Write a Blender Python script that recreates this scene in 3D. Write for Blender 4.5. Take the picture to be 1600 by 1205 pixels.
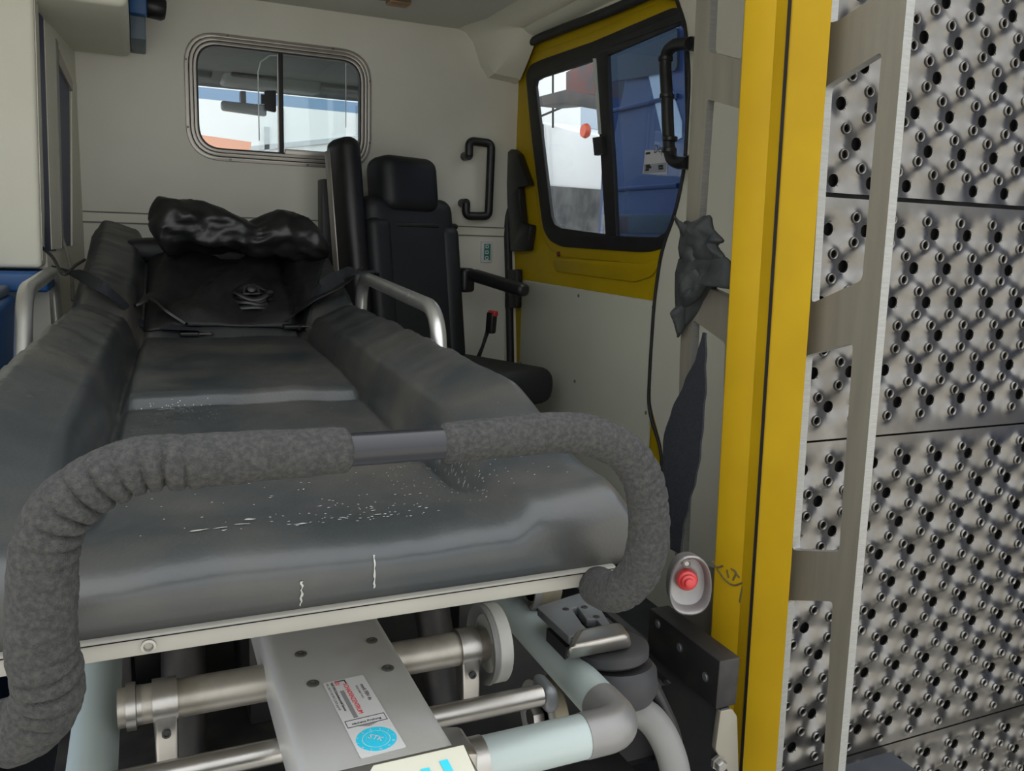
import bpy, bmesh, math, random
import numpy as np
from mathutils import Vector, Matrix, noise as mnoise
random.seed(7)
for o in list(bpy.data.objects): bpy.data.objects.remove(o, do_unlink=True)
scene = bpy.context.scene
col = scene.collection
PI = math.pi

# ------------------------------------------------------------------ camera
FPX, CX, CY = 1295.0, 800.0, 602.5
def _n(v): return v/np.linalg.norm(v)
_F = _n(np.array([220-CX, 345-CY, FPX])); _X = np.array([3750-CX, 475-CY, FPX]); _X = _n(_X-_F*_X.dot(_F))
_D = _n(np.cross(_F, _X)); _D = _D if _D[1] > 0 else -_D
RW = np.array([_X, _F, -_D])               # camera (right, down, forward) -> world
CAM = np.array([0, 0, 1.08])
cam = bpy.data.objects.new('camera', bpy.data.cameras.new('camera'))
col.objects.link(cam)
r, d, f = RW[:, 0], RW[:, 1], RW[:, 2]
cam.matrix_world = Matrix(((r[0], -d[0], -f[0], CAM[0]), (r[1], -d[1], -f[1], CAM[1]), (r[2], -d[2], -f[2], CAM[2]), (0, 0, 0, 1)))
cam.data.sensor_width = 36; cam.data.lens = FPX/1600*36; cam.data.clip_start = 0.02; cam.data.clip_end = 200
scene.camera = cam

# ------------------------------------------------------------------ world + exposure
w = bpy.data.worlds.new('sky'); scene.world = w; w.use_nodes = True
nt = w.node_tree
bg = nt.nodes['Background']
# bright hazy sky, brighter towards the zenith, the same all round
tcw = nt.nodes.new('ShaderNodeTexCoord'); spw = nt.nodes.new('ShaderNodeSeparateXYZ'); mrw = nt.nodes.new('ShaderNodeMapRange')
mrw.inputs[1].default_value = 0; mrw.inputs[2].default_value = 1; mrw.inputs[3].default_value = .95; mrw.inputs[4].default_value = 1.6
nt.links.new(tcw.outputs['Generated'], spw.inputs[0]); nt.links.new(spw.outputs[2], mrw.inputs[0]); nt.links.new(mrw.outputs[0], bg.inputs[1])
bg.inputs[0].default_value = (0.95, 0.975, 1.0, 1)
# sun high over the front of the vehicle: its rear and this camera stand in the vehicle's own shade, the yard behind is sunlit
sun = bpy.data.objects.new('sun', bpy.data.lights.new('sun', 'SUN')); col.objects.link(sun); sun.data.energy = 4.5; sun.data.angle = .03; sun.data.color = (1, .95, .86)
sd_ = Vector((.12, -1, -1.3)).normalized(); sun.rotation_euler = sd_.to_track_quat('-Z', 'Y').to_euler()
scene.view_settings.view_transform = 'Standard'; scene.view_settings.look = 'None'
scene.view_settings.gamma = 1; scene.view_settings.use_curve_mapping = False
scene.view_settings.exposure = 0.8

# ------------------------------------------------------------------ pixel -> place
def ray(x, y): return RW @ np.array([x-CX, y-CY, FPX])
def onPl(x, y, p0, nn):
    dd = ray(x, y); p0 = np.array(p0); nn = np.array(nn)
    return Vector(CAM + dd*((p0-CAM).dot(nn)/dd.dot(nn)))
def onX(x, y, c): return onPl(x, y, (c, 0, 0), (1, 0, 0))
def onY(x, y, c): return onPl(x, y, (0, c, 0), (0, 1, 0))
def onZ(x, y, c): return onPl(x, y, (0, 0, c), (0, 0, 1))

# ------------------------------------------------------------------ materials
MATS = {}
def mat(name, c, rough=.5, metal=0., c2=None, scale=12., bump=0., bscale=60., spec=.5, detail=4, mix=(.35, .65), stretch=None, coat=0., trans=0., emit=0., alpha=1., rvar=0.):
    if name in MATS: return MATS[name]
    m = bpy.data.materials.new(name); m.use_nodes = True
    t = m.node_tree; b = t.nodes['Principled BSDF']
    b.inputs['Base Color'].default_value = (*c, 1); b.inputs['Roughness'].default_value = rough
    b.inputs['Metallic'].default_value = metal; b.inputs['Specular IOR Level'].default_value = spec
    if coat: b.inputs['Coat Weight'].default_value = coat; b.inputs['Coat Roughness'].default_value = .12
    if trans: b.inputs['Transmission Weight'].default_value = trans
    if alpha < 1: b.inputs['Alpha'].default_value = alpha
    if emit: b.inputs['Emission Color'].default_value = (*c, 1); b.inputs['Emission Strength'].default_value = emit
    tc = t.nodes.new('ShaderNodeTexCoord'); src = tc.outputs['Object']
    if stretch:
        mp = t.nodes.new('ShaderNodeMapping'); mp.inputs['Scale'].default_value = stretch
        t.links.new(src, mp.inputs[0]); src = mp.outputs[0]
    if c2 or rvar:
        nz = t.nodes.new('ShaderNodeTexNoise'); nz.inputs['Scale'].default_value = scale; nz.inputs['Detail'].default_value = detail
        t.links.new(src, nz.inputs['Vector'])
        if c2:
            cr = t.nodes.new('ShaderNodeValToRGB'); cr.color_ramp.elements[0].position, cr.color_ramp.elements[1].position = mix
            cr.color_ramp.elements[0].color = (*c, 1); cr.color_ramp.elements[1].color = (*c2, 1)
            t.links.new(nz.outputs[0], cr.inputs[0]); t.links.new(cr.outputs[0], b.inputs['Base Color'])
        if rvar:
            mr = t.nodes.new('ShaderNodeMapRange'); mr.inputs[1].default_value = .3; mr.inputs[2].default_value = .7
            mr.inputs[3].default_value = rough-rvar; mr.inputs[4].default_value = rough+rvar
            t.links.new(nz.outputs[0], mr.inputs[0]); t.links.new(mr.outputs[0], b.inputs['Roughness'])
    if bump:
        n2 = t.nodes.new('ShaderNodeTexNoise'); n2.inputs['Scale'].default_value = bscale; n2.inputs['Detail'].default_value = 3
        bp = t.nodes.new('ShaderNodeBump'); bp.inputs['Strength'].default_value = bump; bp.inputs['Distance'].default_value = .002
        t.links.new(src, n2.inputs['Vector']); t.links.new(n2.outputs[0], bp.inputs['Height']); t.links.new(bp.outputs[0], b.inputs['Normal'])
    MATS[name] = m
    return m
def glass(name, tint=(1, 1, 1), rough=.0, refl=.08):
    if name in MATS: return MATS[name]
    m = bpy.data.materials.new(name); m.use_nodes = True; t = m.node_tree
    for n in list(t.nodes):
        if n.type != 'OUTPUT_MATERIAL': t.nodes.remove(n)
    out = [n for n in t.nodes if n.type == 'OUTPUT_MATERIAL'][0]
    a = t.nodes.new('ShaderNodeBsdfTransparent'); a.inputs[0].default_value = (*tint, 1)
    g = t.nodes.new('ShaderNodeBsdfGlossy'); g.inputs['Roughness'].default_value = .02
    fr = t.nodes.new('ShaderNodeFresnel'); fr.inputs[0].default_value = 1.45
    mx = t.nodes.new('ShaderNodeMixShader')
    ge = t.nodes.new('ShaderNodeNewGeometry'); sb = t.nodes.new('ShaderNodeMath'); sb.operation = 'SUBTRACT'; sb.use_clamp = True
    t.links.new(fr.outputs[0], sb.inputs[0]); t.links.new(ge.outputs['Backfacing'], sb.inputs[1])
    t.links.new(sb.outputs[0], mx.inputs[0]); t.links.new(a.outputs[0], mx.inputs[1]); t.links.new(g.outputs[0], mx.inputs[2]); t.links.new(mx.outputs[0], out.inputs[0])
    MATS[name] = m
    return m
cream   = mat('cream_plastic', (.70, .69, .585), .55, c2=(.65, .635, .53), scale=2.5, detail=5)
creamd  = mat('cream_wall', (.69, .68, .60), .5, c2=(.61, .60, .52), scale=1.8, detail=6)
ceilm   = mat('ceiling_plastic', (.58, .58, .52), .6, c2=(.54, .54, .48), scale=2)
greyp   = mat('door_lining_grey', (.60, .605, .50), .55, c2=(.55, .555, .46), scale=2)
yellow  = mat('yellow_paint', (.50, .355, .004), .45, c2=(.45, .31, .004), scale=3, spec=.25)
yellow2 = mat('yellow_paint_shaded', (.40, .255, .004), .55, c2=(.35, .215, .004), scale=5, spec=.2)  # same yellow paint, shade on pillar and rear door edge put into the colour
black   = mat('black_plastic', (.008, .008, .009), .42, c2=(.013, .013, .014), scale=30)
rubber  = mat('black_rubber', (.011, .011, .012), .6, c2=(.018, .018, .02), scale=20)
seatm   = mat('seat_leatherette', (.007, .008, .010), .55, c2=(.012, .013, .016), scale=6, bump=.15, bscale=300)
vinyl   = mat('mattress_vinyl', (.030, .035, .037), .33, c2=(.066, .062, .055), scale=5, detail=8, bump=.12, bscale=220, rvar=.07, mix=(.42, .72))
bagm    = mat('black_vinyl_sheet', (.004, .0045, .005), .38, c2=(.016, .016, .017), scale=9)
bagm2   = mat('black_pouch_fabric', (.005, .005, .0055), .6, c2=(.010, .010, .0105), scale=14, bump=.2, bscale=200)
foam    = mat('grip_foam', (.042, .043, .042), .95, c2=(.072, .070, .066), scale=260, bump=1., bscale=900, detail=6, spec=.15, mix=(.38, .72))
steel   = mat('brushed_steel', (.40, .385, .36), .34, .95, c2=(.31, .295, .27), scale=9, rvar=.08, bump=.1, bscale=150)
alu     = mat('satin_aluminium', (.33, .385, .375), .38, .15, c2=(.305, .355, .34), scale=5, bump=.05, bscale=200)
aluplank = mat('plank_aluminium', (.19, .184, .172), .33, .95, c2=(.145, .137, .122), scale=14, rvar=.08)
alurail = mat('rail_aluminium', (.25, .232, .185), .48, .35, c2=(.215, .198, .158), scale=7, stretch=(1, 6, .6), bump=.1, bscale=120)
alucut  = mat('cut_aluminium_edge', (.31, .31, .29), .45, .5, c2=(.27, .27, .25), scale=40, stretch=(1, .3, 8), bump=.3, bscale=90)
dirtyst = mat('dirty_tube_steel', (.37, .345, .30), .4, .7, c2=(.19, .17, .13), scale=16, detail=8, mix=(.5, .78))
beamst  = mat('beam_steel', (.42, .42, .41), .38, .3, c2=(.30, .285, .225), scale=6, detail=8, mix=(.5, .8), rvar=.06)
bluep   = mat('blue_panel', (.012, .095, .29), .45, c2=(.011, .08, .25), scale=3)
navy    = mat('navy_cabinet_door', (.010, .022, .10), .45, c2=(.008, .018, .08), scale=3)
dark    = mat('dark_interior', (.012, .012, .013), .7, c2=(.02, .02, .02), scale=5)
floorm  = mat('floor_vinyl', (.05, .055, .065), .7, c2=(.03, .033, .04), scale=8)
white   = mat('white_sticker', (.56, .56, .55), .4, c2=(.52, .52, .51), scale=4)
paper   = mat('paper', (.62, .64, .66), .7, c2=(.56, .58, .60), scale=20)
redp    = mat('red_button', (.50, .035, .035), .3, c2=(.44, .03, .03), scale=5)
redt    = mat('red_ink', (.65, .03, .04), .5, c2=(.6, .03, .04), scale=5)
greyt   = mat('grey_ink', (.22, .22, .22), .5, c2=(.2, .2, .2), scale=5)
inkm    = mat('dark_ink', (.035, .035, .04), .6, c2=(.03, .03, .03), scale=5)
cyan    = mat('cyan_print', (.02, .50, .68), .45, c2=(.02, .46, .64), scale=5)
ivory   = mat('ivory_label', (.52, .51, .41), .4, c2=(.49, .48, .39), scale=4)
cloth   = mat('dark_green_cloth', (.017, .021, .021), .8, c2=(.034, .039, .038), scale=14, bump=.4, bscale=260)
strapm  = mat('belt_webbing', (.009, .011, .015), .75, c2=(.020, .024, .031), scale=220, bump=.6, bscale=500)
greyrub = mat('grey_hose', (.15, .15, .142), .5, c2=(.12, .12, .113), scale=8)
tan     = mat('worn_tyre', (.20, .175, .115), .6, c2=(.13, .115, .08), scale=18)
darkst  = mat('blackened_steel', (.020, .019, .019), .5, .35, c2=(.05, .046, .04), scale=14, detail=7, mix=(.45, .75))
greyst  = mat('grey_painted_steel', (.17, .18, .185), .45, .5, c2=(.12, .125, .13), scale=9)
screwm  = mat('screw_metal', (.35, .34, .31), .4, .8, c2=(.28, .27, .25), scale=30)
framem  = mat('window_frame_aluminium', (.44, .42, .38), .4, .7, c2=(.38, .36, .32), scale=6)
green   = mat('green_sticker', (.02, .20, .17), .5, c2=(.02, .18, .16), scale=5)
stain   = mat('dried_splash', (.36, .36, .33), .8, c2=(.25, .25, .23), scale=60)
liner   = mat('cab_headliner', (.060, .068, .066), .85, c2=(.05, .056, .055), scale=20)
winglass = glass('clear_glass', (.93, .95, .95))
tintglass = glass('tinted_glass', (.42, .50, .60))
sunband = glass('windscreen_band', (.45, .58, .72))
wwall   = mat('outside_white_wall', (.82, .84, .84), .7, c2=(.77, .79, .79), scale=1.5)
orangew = mat('orange_panel', (.80, .38, .25), .7, c2=(.76, .36, .24), scale=2)
bluevan = mat('blue_van_paint', (.006, .030, .115), .3, coat=.3, c2=(.006, .027, .10), scale=1)
whitevan = mat('white_van_paint', (.74, .77, .80), .3, coat=.4, c2=(.70, .73, .76), scale=1)
vanglass = mat('dark_van_glass', (.05, .065, .08), .05, c2=(.04, .05, .06), scale=1)
concrete = mat('concrete', (.46, .45, .42), .9, c2=(.38, .37, .35), scale=1.5, bump=.3, bscale=20)

# ------------------------------------------------------------------ builders
def tag(o, label=None, cat=None, group=None, kind=None):
    if label: o['label'] = label
    if cat: o['category'] = cat
    if group: o['group'] = group
    if kind: o['kind'] = kind
    return o
def thing(name, loc, label, cat, group=None):
    o = bpy.data.objects.new(name, None); col.objects.link(o); o.location = loc; o.empty_display_size = .05
    return tag(o, label, cat, group)
def wloc(o):
    v = Vector(o.location)
    while o.parent: o = o.parent; v = None; break
    return v
WL = {}
def link(name, me, m, parent=None, smooth=False):
    """mesh in world coordinates -> object with its origin at the bottom centre, parented without moving"""
    n = len(me.vertices); co = np.empty(n*3); me.vertices.foreach_get('co', co); co = co.reshape(-1, 3)
    c = (co.min(0)+co.max(0))/2; c[2] = co[:, 2].min()
    me.vertices.foreach_set('co', (co-c).ravel()); me.update()
    if smooth: me.polygons.foreach_set('use_smooth', [True]*len(me.polygons))
    if m and not me.materials: me.materials.append(m)
    o = bpy.data.objects.new(name, me); col.objects.link(o)
    wl = Vector(c); WL[o] = wl
    if parent:
        o.parent = parent; pl = WL.get(parent, Vector(parent.location)); o.location = wl-pl
    else: o.location = wl
    return o
def copyto(o, name, pos, parent):
    c = o.copy(); c.name = name; col.objects.link(c); WL[c] = Vector(pos); c.parent = parent
    c.location = Vector(pos)-WL.get(parent, Vector(parent.location)); return c
def mk(name, V, Fc, m, parent=None, smooth=False):
    me = bpy.data.meshes.new(name); me.from_pydata([tuple(v) for v in V], [], Fc); me.validate()
    bm = bmesh.new(); bm.from_mesh(me); bmesh.ops.recalc_face_normals(bm, faces=bm.faces); bm.to_mesh(me); bm.free()
    return link(name, me, m, parent, smooth)
def bmlink(name, bm, m, parent=None, smooth=False):
    me = bpy.data.meshes.new(name); bm.to_mesh(me); bm.free(); return link(name, me, m, parent, smooth)
def autosm(o, ang=.6):
    me = o.data; me.polygons.foreach_set('use_smooth', [True]*len(me.polygons)); me.set_sharp_from_angle(angle=ang); return o
def box(name, lo, hi, m, parent=None, bev=0., seg=2, rot=None, pivot=None, taper=None):
    bm = bmesh.new(); bmesh.ops.create_cube(bm, size=1)
    lo, hi = Vector(lo), Vector(hi)
    for v in bm.verts:
        p = Vector(((lo[i]+hi[i])/2+v.co[i]*(hi[i]-lo[i])) for i in range(3))
        v.co = p
    if bev: bmesh.ops.bevel(bm, geom=bm.edges[:], offset=bev, segments=seg, profile=.5, affect='EDGES')
    if rot:
        M = rot; pv = Vector(pivot) if pivot else (lo+hi)/2
        for v in bm.verts: v.co = pv+M @ (v.co-pv)
    o = bmlink(name, bm, m, parent)
    if bev: autosm(o, .7)
    return o
def hexa(name, P8, m, parent=None, bev=0., seg=2):
    """8 corners: bottom ring 0-3, top ring 4-7"""
    bm = bmesh.new(); vs = [bm.verts.new(p) for p in P8]
    for f_ in ((0, 1, 2, 3), (4, 5, 6, 7), (0, 1, 5, 4), (1, 2, 6, 5), (2, 3, 7, 6), (3, 0, 4, 7)): bm.faces.new([vs[i] for i in f_])
    bmesh.ops.recalc_face_normals(bm, faces=bm.faces)
    if bev: bmesh.ops.bevel(bm, geom=bm.edges[:], offset=bev, segments=seg, profile=.5, affect='EDGES')
    o = bmlink(name, bm, m, parent)
    if bev: autosm(o, .7)
    return o
def smoothpath(pts, n=10, closed=False):
    pts = [Vector(p) for p in pts]; out = []
    N = len(pts)
    for i in range(N-1 if not closed else N):
        p1, p2 = pts[i], pts[(i+1) % N]
        p0 = pts[i-1] if (i > 0 or closed) else p1*2-p2
        p3 = pts[(i+2) % N] if (i+2 < N or closed) else p2*2-p1
        for k in range(n):
            t = k/n
            out.append(.5*((2*p1)+(-p0+p2)*t+(2*p0-5*p1+4*p2-p3)*t*t+(-p0+3*p1-3*p2+p3)*t**3))
    if not closed: out.append(pts[-1])
    return out
def fillet(pts, rad, n=8):
    """polyline with rounded corners (3D)"""
    pts = [Vector(p) for p in pts]; out = [pts[0]]
    for i in range(1, len(pts)-1):
        a, b, c = pts[i-1], pts[i], pts[i+1]
        u, v = (a-b), (c-b); q = rad[i-1] if isinstance(rad, (list, tuple)) else rad
        q = min(q, u.length*.49, v.length*.49); A = b+u.normalized()*q; B = b+v.normalized()*q
        for k in range(n+1):
            t = k/n; out.append(A*(1-t)**2+b*2*t*(1-t)+B*t*t)
    out.append(pts[-1]); return out
def resample(path, step):
    out = [path[0]]; acc = 0
    for a, b in zip(path, path[1:]):
        L = (b-a).length
        if L < 1e-9: continue
        pos = step-acc
        while pos <= L:
            out.append(a+(b-a)*(pos/L)); pos += step
        acc = L-(pos-step)
    if (out[-1]-path[-1]).length > step*.3: out.append(path[-1])
    return out
def tube(name, path, rad, m, parent=None, seg=16, cap=True, rf=None, squash=None):
    """sweep; rad number or list; rf(i, theta)->radius factor"""
    path = [Vector(p) for p in path]; N = len(path); V = []; Fc = []
    T = [(path[min(i+1, N-1)]-path[max(i-1, 0)]).normalized() for i in range(N)]
    up = Vector((0, 0, 1)) if abs(T[0].z) < .9 else Vector((1, 0, 0))
    nrm = (up-T[0]*up.dot(T[0])).normalized()
    for i in range(N):
        nrm = (nrm-T[i]*nrm.dot(T[i])).normalized(); bi = T[i].cross(nrm)
        R_ = rad[i] if isinstance(rad, (list, tuple, np.ndarray)) else rad
        for k in range(seg):
            a = 2*PI*k/seg; q = R_*(rf(i, a) if rf else 1)
            V.append(path[i]+nrm*math.cos(a)*q+bi*math.sin(a)*q*(squash or 1))
    for i in range(N-1):
        for k in range(seg):
            Fc.append((i*seg+k, i*seg+(k+1) % seg, (i+1)*seg+(k+1) % seg, (i+1)*seg+k))
    if cap: Fc.append(tuple(range(seg))); Fc.append(tuple((N-1)*seg+k for k in range(seg)))
    return autosm(mk(name, V, Fc, m, parent), .9)
def lathe(name, prof, org, axis, m, parent=None, seg=32, closed=False):
    """prof: (radius, distance along axis)"""
    ax = Vector(axis).normalized(); up = Vector((0, 0, 1)) if abs(ax.z) < .9 else Vector((1, 0, 0))
    a1 = (up-ax*up.dot(ax)).normalized(); a2 = ax.cross(a1); org = Vector(org); V = []; Fc = []
    for (r_, h) in prof:
        for k in range(seg):
            t = 2*PI*k/seg; V.append(org+ax*h+(a1*math.cos(t)+a2*math.sin(t))*max(r_, 1e-5))
    n = len(prof)
    for i in range(n-1 if not closed else n):
        j = (i+1) % n
        for k in range(seg): Fc.append((i*seg+k, i*seg+(k+1) % seg, j*seg+(k+1) % seg, j*seg+k))
    if not closed: Fc.append(tuple(range(seg))); Fc.append(tuple((n-1)*seg+k for k in range(seg)))
    return autosm(mk(name, V, Fc, m, parent), .6)
def roundpoly(pts, rad, n=6):
    pts = [Vector((p[0], p[1])) for p in pts]; N = len(pts); out = []
    for i in range(N):
        a, b, c = pts[i-1], pts[i], pts[(i+1) % N]; u, v = a-b, c-b
        q = rad[i] if isinstance(rad, (list, tuple)) else rad
        q = min(q, u.length*.48, v.length*.48)
        if q <= 0: out.append(b); continue
        A = b+u.normalized()*q; B = b+v.normalized()*q
        for k in range(n+1):
            t = k/n; out.append(A*(1-t)**2+b*2*t*(1-t)+B*t*t)
    return out
def plate(name, outer, holes, org, U, V_, thick, m, parent=None, bev=0., edge=None):
    """flat plate with cut-outs: outlines in (u, v) on the plane org + u*U + v*V; the thickness goes along -(UxV) from the face"""
    cu = bpy.data.curves.new(name, 'CURVE'); cu.dimensions = '2D'; cu.fill_mode = 'BOTH'
    cu.extrude = max(thick/2-bev, 0); cu.bevel_depth = bev; cu.bevel_resolution = 1
    for ring in [outer]+list(holes):
        s = cu.splines.new('POLY'); s.points.add(len(ring)-1); s.use_cyclic_u = True
        for p, q in zip(s.points, ring): p.co = (q[0], q[1], 0, 1)
    if bev: cu.offset = -bev
    ob = bpy.data.objects.new(name, cu); col.objects.link(ob)
    dg = bpy.context.evaluated_depsgraph_get(); me = bpy.data.meshes.new_from_object(ob.evaluated_get(dg))
    bpy.data.objects.remove(ob); bpy.data.curves.remove(cu)
    U, V_ = Vector(U).normalized(), Vector(V_).normalized(); W = U.cross(V_)
    org = Vector(org)-W*(thick/2)
    M = Matrix((U, V_, W)).transposed().to_4x4(); M.translation = org
    me.transform(M); me.materials.clear()
    bm = bmesh.new(); bm.from_mesh(me); bmesh.ops.remove_doubles(bm, verts=bm.verts, dist=1e-6); bmesh.ops.recalc_face_normals(bm, faces=bm.faces)
    bm.to_mesh(me); bm.free(); me.name = name
    me.materials.append(m)
    if edge:
        me.materials.append(edge)
        for p in me.polygons:
            if abs(p.normal.dot(W)) < .7: p.material_index = 1
    o = link(name, me, m, parent); return autosm(o, .5)
class Frame:
    """a plane in the place; px() turns a pixel into its (u, v)"""
    def __init__(s, org, U, V_):
        s.o = Vector(org); s.U = Vector(U).normalized(); s.V = Vector(V_).normalized(); s.N = s.U.cross(s.V)
    def px(s, x, y):
        p = onPl(x, y, s.o, s.N)-s.o; return Vector((p.dot(s.U), p.dot(s.V)))
    def pt(s, u, v, n=0.): return s.o+s.U*u+s.V*v+s.N*n
    def poly(s, L): return [s.px(*q) for q in L]
    def plate(s, name, outer, holes, thick, m, parent=None, lift=0., **k):
        return plate(name, outer, holes, s.o+s.N*lift, s.U, s.V, thick, m, parent, **k)
def text(name, body, fr, u, v, size, ang, m, parent, lift=.0006, sx=1., align='LEFT'):
    cu = bpy.data.curves.new(name, 'FONT'); cu.body = body; cu.size = size; cu.align_x = align; cu.extrude = .0001; cu.resolution_u = 2
    ob = bpy.data.objects.new(name, cu); col.objects.link(ob); dg = bpy.context.evaluated_depsgraph_get()
    me = bpy.data.meshes.new_from_object(ob.evaluated_get(dg)); bpy.data.objects.remove(ob)
    ca, sa = math.cos(ang), math.sin(ang)
    co = [fr.pt(u+ca*p.co.x*sx-sa*p.co.y, v+sa*p.co.x*sx+ca*p.co.y, lift+p.co.z) for p in me.vertices]
    for p, c in zip(me.vertices, co): p.co = c
    me.materials.clear(); return link(name, me, m, parent)
def disc(name, fr, u, v, r0, h, m, parent, seg=20, lift=0.):
    return lathe(name, [(r0, lift), (r0, lift+h*.6), (r0*.85, lift+h)], fr.pt(u, v), fr.N, m, parent, seg)
def screw_on(fr, spots, parent, r0=.006, h=.002, m=None, name='screw'):
    s0 = None
    for (u, v) in spots:
        if s0 is None:
            s0 = lathe(name, [(r0, 0), (r0, h*.5), (r0*.7, h), (r0*.45, h), (r0*.4, h*.4)], fr.pt(u, v), fr.N, m or screwm, parent, 14); p0 = WL[s0]-fr.pt(u, v)
        else: copyto(s0, name, fr.pt(u, v)+p0, parent)
def sst(a, b, x):
    t = min(1, max(0, (x-a)/(b-a))); return t*t*(3-2*t)
def fbm(p, s=1.): return mnoise.fractal(Vector(p)*s, 1., 2., 4)

# ================================================================== SETTING
YB = 3.15      # bulkhead
XR = 1.37      # right wall lining
ZC = 1.84      # ceiling
st = dict(kind='structure')
tag(box('ground', (-40, -40, -.75), (40, 60, -.65), concrete), 'pale concrete yard under and around the vehicle', 'ground', **st)
tag(box('floor', (-.80, 1.0, -.06), (1.45, 3.25, 0), floorm), 'dark floor of the vehicle under the stretcher', 'floor', **st)
tag(box('ceiling', (-.80, 1.12, ZC), (1.47, 3.25, ZC+.04), ceilm), 'greyish cream ceiling of the vehicle', 'ceiling', **st)
# bulkhead with its window opening
FB = Frame((0, YB, 0), (1, 0, 0), (0, 0, 1))       # faces the camera (normal -Y)
wo = [FB.px(*p) for p in ((289, 45), (578, 82), (581, 266), (289, 249))]
x0 = (wo[0].x+wo[3].x)/2; x1 = (wo[1].x+wo[2].x)/2; zt = (wo[0].y+wo[1].y)/2; zb = (wo[2].y+wo[3].y)/2
def rrect(a, b, c, d_, r_, n=8): return roundpoly([(a, c), (b, c), (b, d_), (a, d_)], r_, n)
bh = FB.plate('wall_front', [(-.60, 0), (1.42, 0), (1.42, ZC), (-.60, ZC)], [rrect(x0+.02, x1-.02, zb+.02, zt-.02, .09)], .03, creamd)
tag(bh, 'cream bulkhead wall with a sliding window to the cab', 'wall', **st)
zt1 = FB.px(450, 343).y
for zz in (zt1, zt1-.034):
    tag(box('trim_strip', (-.18, YB-.004, zz-.0025), (XR, YB, zz+.0025), mat('joint_shadow', (.2, .19, .16), .7, c2=(.17, .16, .14)), bh))
tag(box('trim_band', (-.18, YB-.003, zt1-.0315), (XR, YB, zt1-.0025), cream, bh))
# bulkhead window
wn = thing('window_1', FB.pt((x0+x1)/2, zb), 'rounded aluminium sliding window in the bulkhead', 'window'); wn['kind'] = 'structure'
q = .008
for k, (ins, lift, wdt, mm) in enumerate(((0, .008, .013, framem), (.015, .014, .011, framem), (.028, .010, .010, framem))):
    FB.plate('frame_ring', rrect(x0+ins, x1-ins, zb+ins, zt-ins, .115-ins), [rrect(x0+ins+wdt, x1-ins-wdt, zb+ins+wdt, zt-ins-wdt, .115-ins-wdt)], lift+.004, mm, wn, lift=lift, bev=.0015)
FB.plate('frame_base', rrect(x0+.003, x1-.003, zb+.003, zt-.003, .112), [rrect(x0+.034, x1-.034, zb+.034, zt-.034, .082)], .006, rubber, wn, lift=.004)
FB.plate('rubber_seal', rrect(x0+.036, x1-.036, zb+.036, zt-.036, .08), [rrect(x0+.043, x1-.043, zb+.043, zt-.043, .073)], .03, rubber, wn, lift=.006)
xm = FB.px(439, 160).x
FB.plate('pane', roundpoly([(x0+.04, zb+.04), (xm, zb+.04), (xm, zt-.04), (x0+.04, zt-.04)], [.075, 0, 0, .075]), [], .004, winglass, wn, lift=-.004)
FB.plate('pane', roundpoly([(xm-.075, zb+.045), (x1-.09, zb+.045), (x1-.09, zt-.045), (xm-.075, zt-.045)], [.002, .002, .002, .05]), [], .004, winglass, wn, lift=-.014)
FB.plate('pane', roundpoly([(xm, zb+.04), (x1-.04, zb+.04), (x1-.04, zt-.04), (xm, zt-.04)], [0, .075, .075, 0]), [], .004, winglass, wn, lift=-.022)
edgeg = mat('glass_edge', (.62, .66, .64), .3, c2=(.55, .6, .58))
tube('pane_edge', [FB.pt(*p, -.014) for p in ((xm-.002, zt-.046), (xm-.035, zt-.05), (xm-.066, zt-.075), (xm-.075, zt-.11), (xm-.075, zb+.08))], .0022, edgeg, wn, 6)
tube('pane_edge', [FB.pt(x1-.09, zt-.046, -.014), FB.pt(x1-.09, zb+.15, -.014)], .0016, edgeg, wn, 6)
box('mullion', (xm-.008, YB-.006, zb+.04), (xm+.008, YB+.016, zt-.04), rubber, wn, .002)
box('mullion_highlight', (xm-.0115, YB-.004, zb+.045), (xm-.0082, YB+.004, zt-.045), framem, wn)
box('slide_track', (xm+.01, YB-.012, zb+.036), (x1-.1, YB+.004, zb+.056), framem, wn, .003)
lt = [FB.px(*p) for p in ((413, 142), (431, 142), (431, 176), (413, 172))]
FB.plate('window_latch', roundpoly([lt[3], lt[2], lt[1], lt[0]], .006), [], .02, rubber, wn, lift=.012, bev=.002)
box('latch_thumb', tuple(FB.pt(lt[0].x-.012, lt[3].y+.02, .014)), tuple(FB.pt(lt[0].x+.006, lt[0].y-.014, -.004)), rubber, wn)
sc = []
for (px, py) in ((355, 44), (520, 67), (282, 92), (285, 198), (360, 259), (584, 128), (583, 224), (480, 266)): sc.append(tuple(FB.px(px, py)))
screw_on(FB, [(min(max(a, x0+.006), x1-.006), min(max(b, zb+.006), zt-.006)) for a, b in sc], wn, .0045, .010, rubber)

# right wall lining around the sliding door, door and pillar
FR = Frame((XR, 0, 0), (0, -1, 0), (0, 0, 1))        # u = -Y, faces -X
def dpx(L, s=2.869, ox=700, oy=0): return [FR.px(ox+a/s, oy+b/s) for a, b in L]
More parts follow.
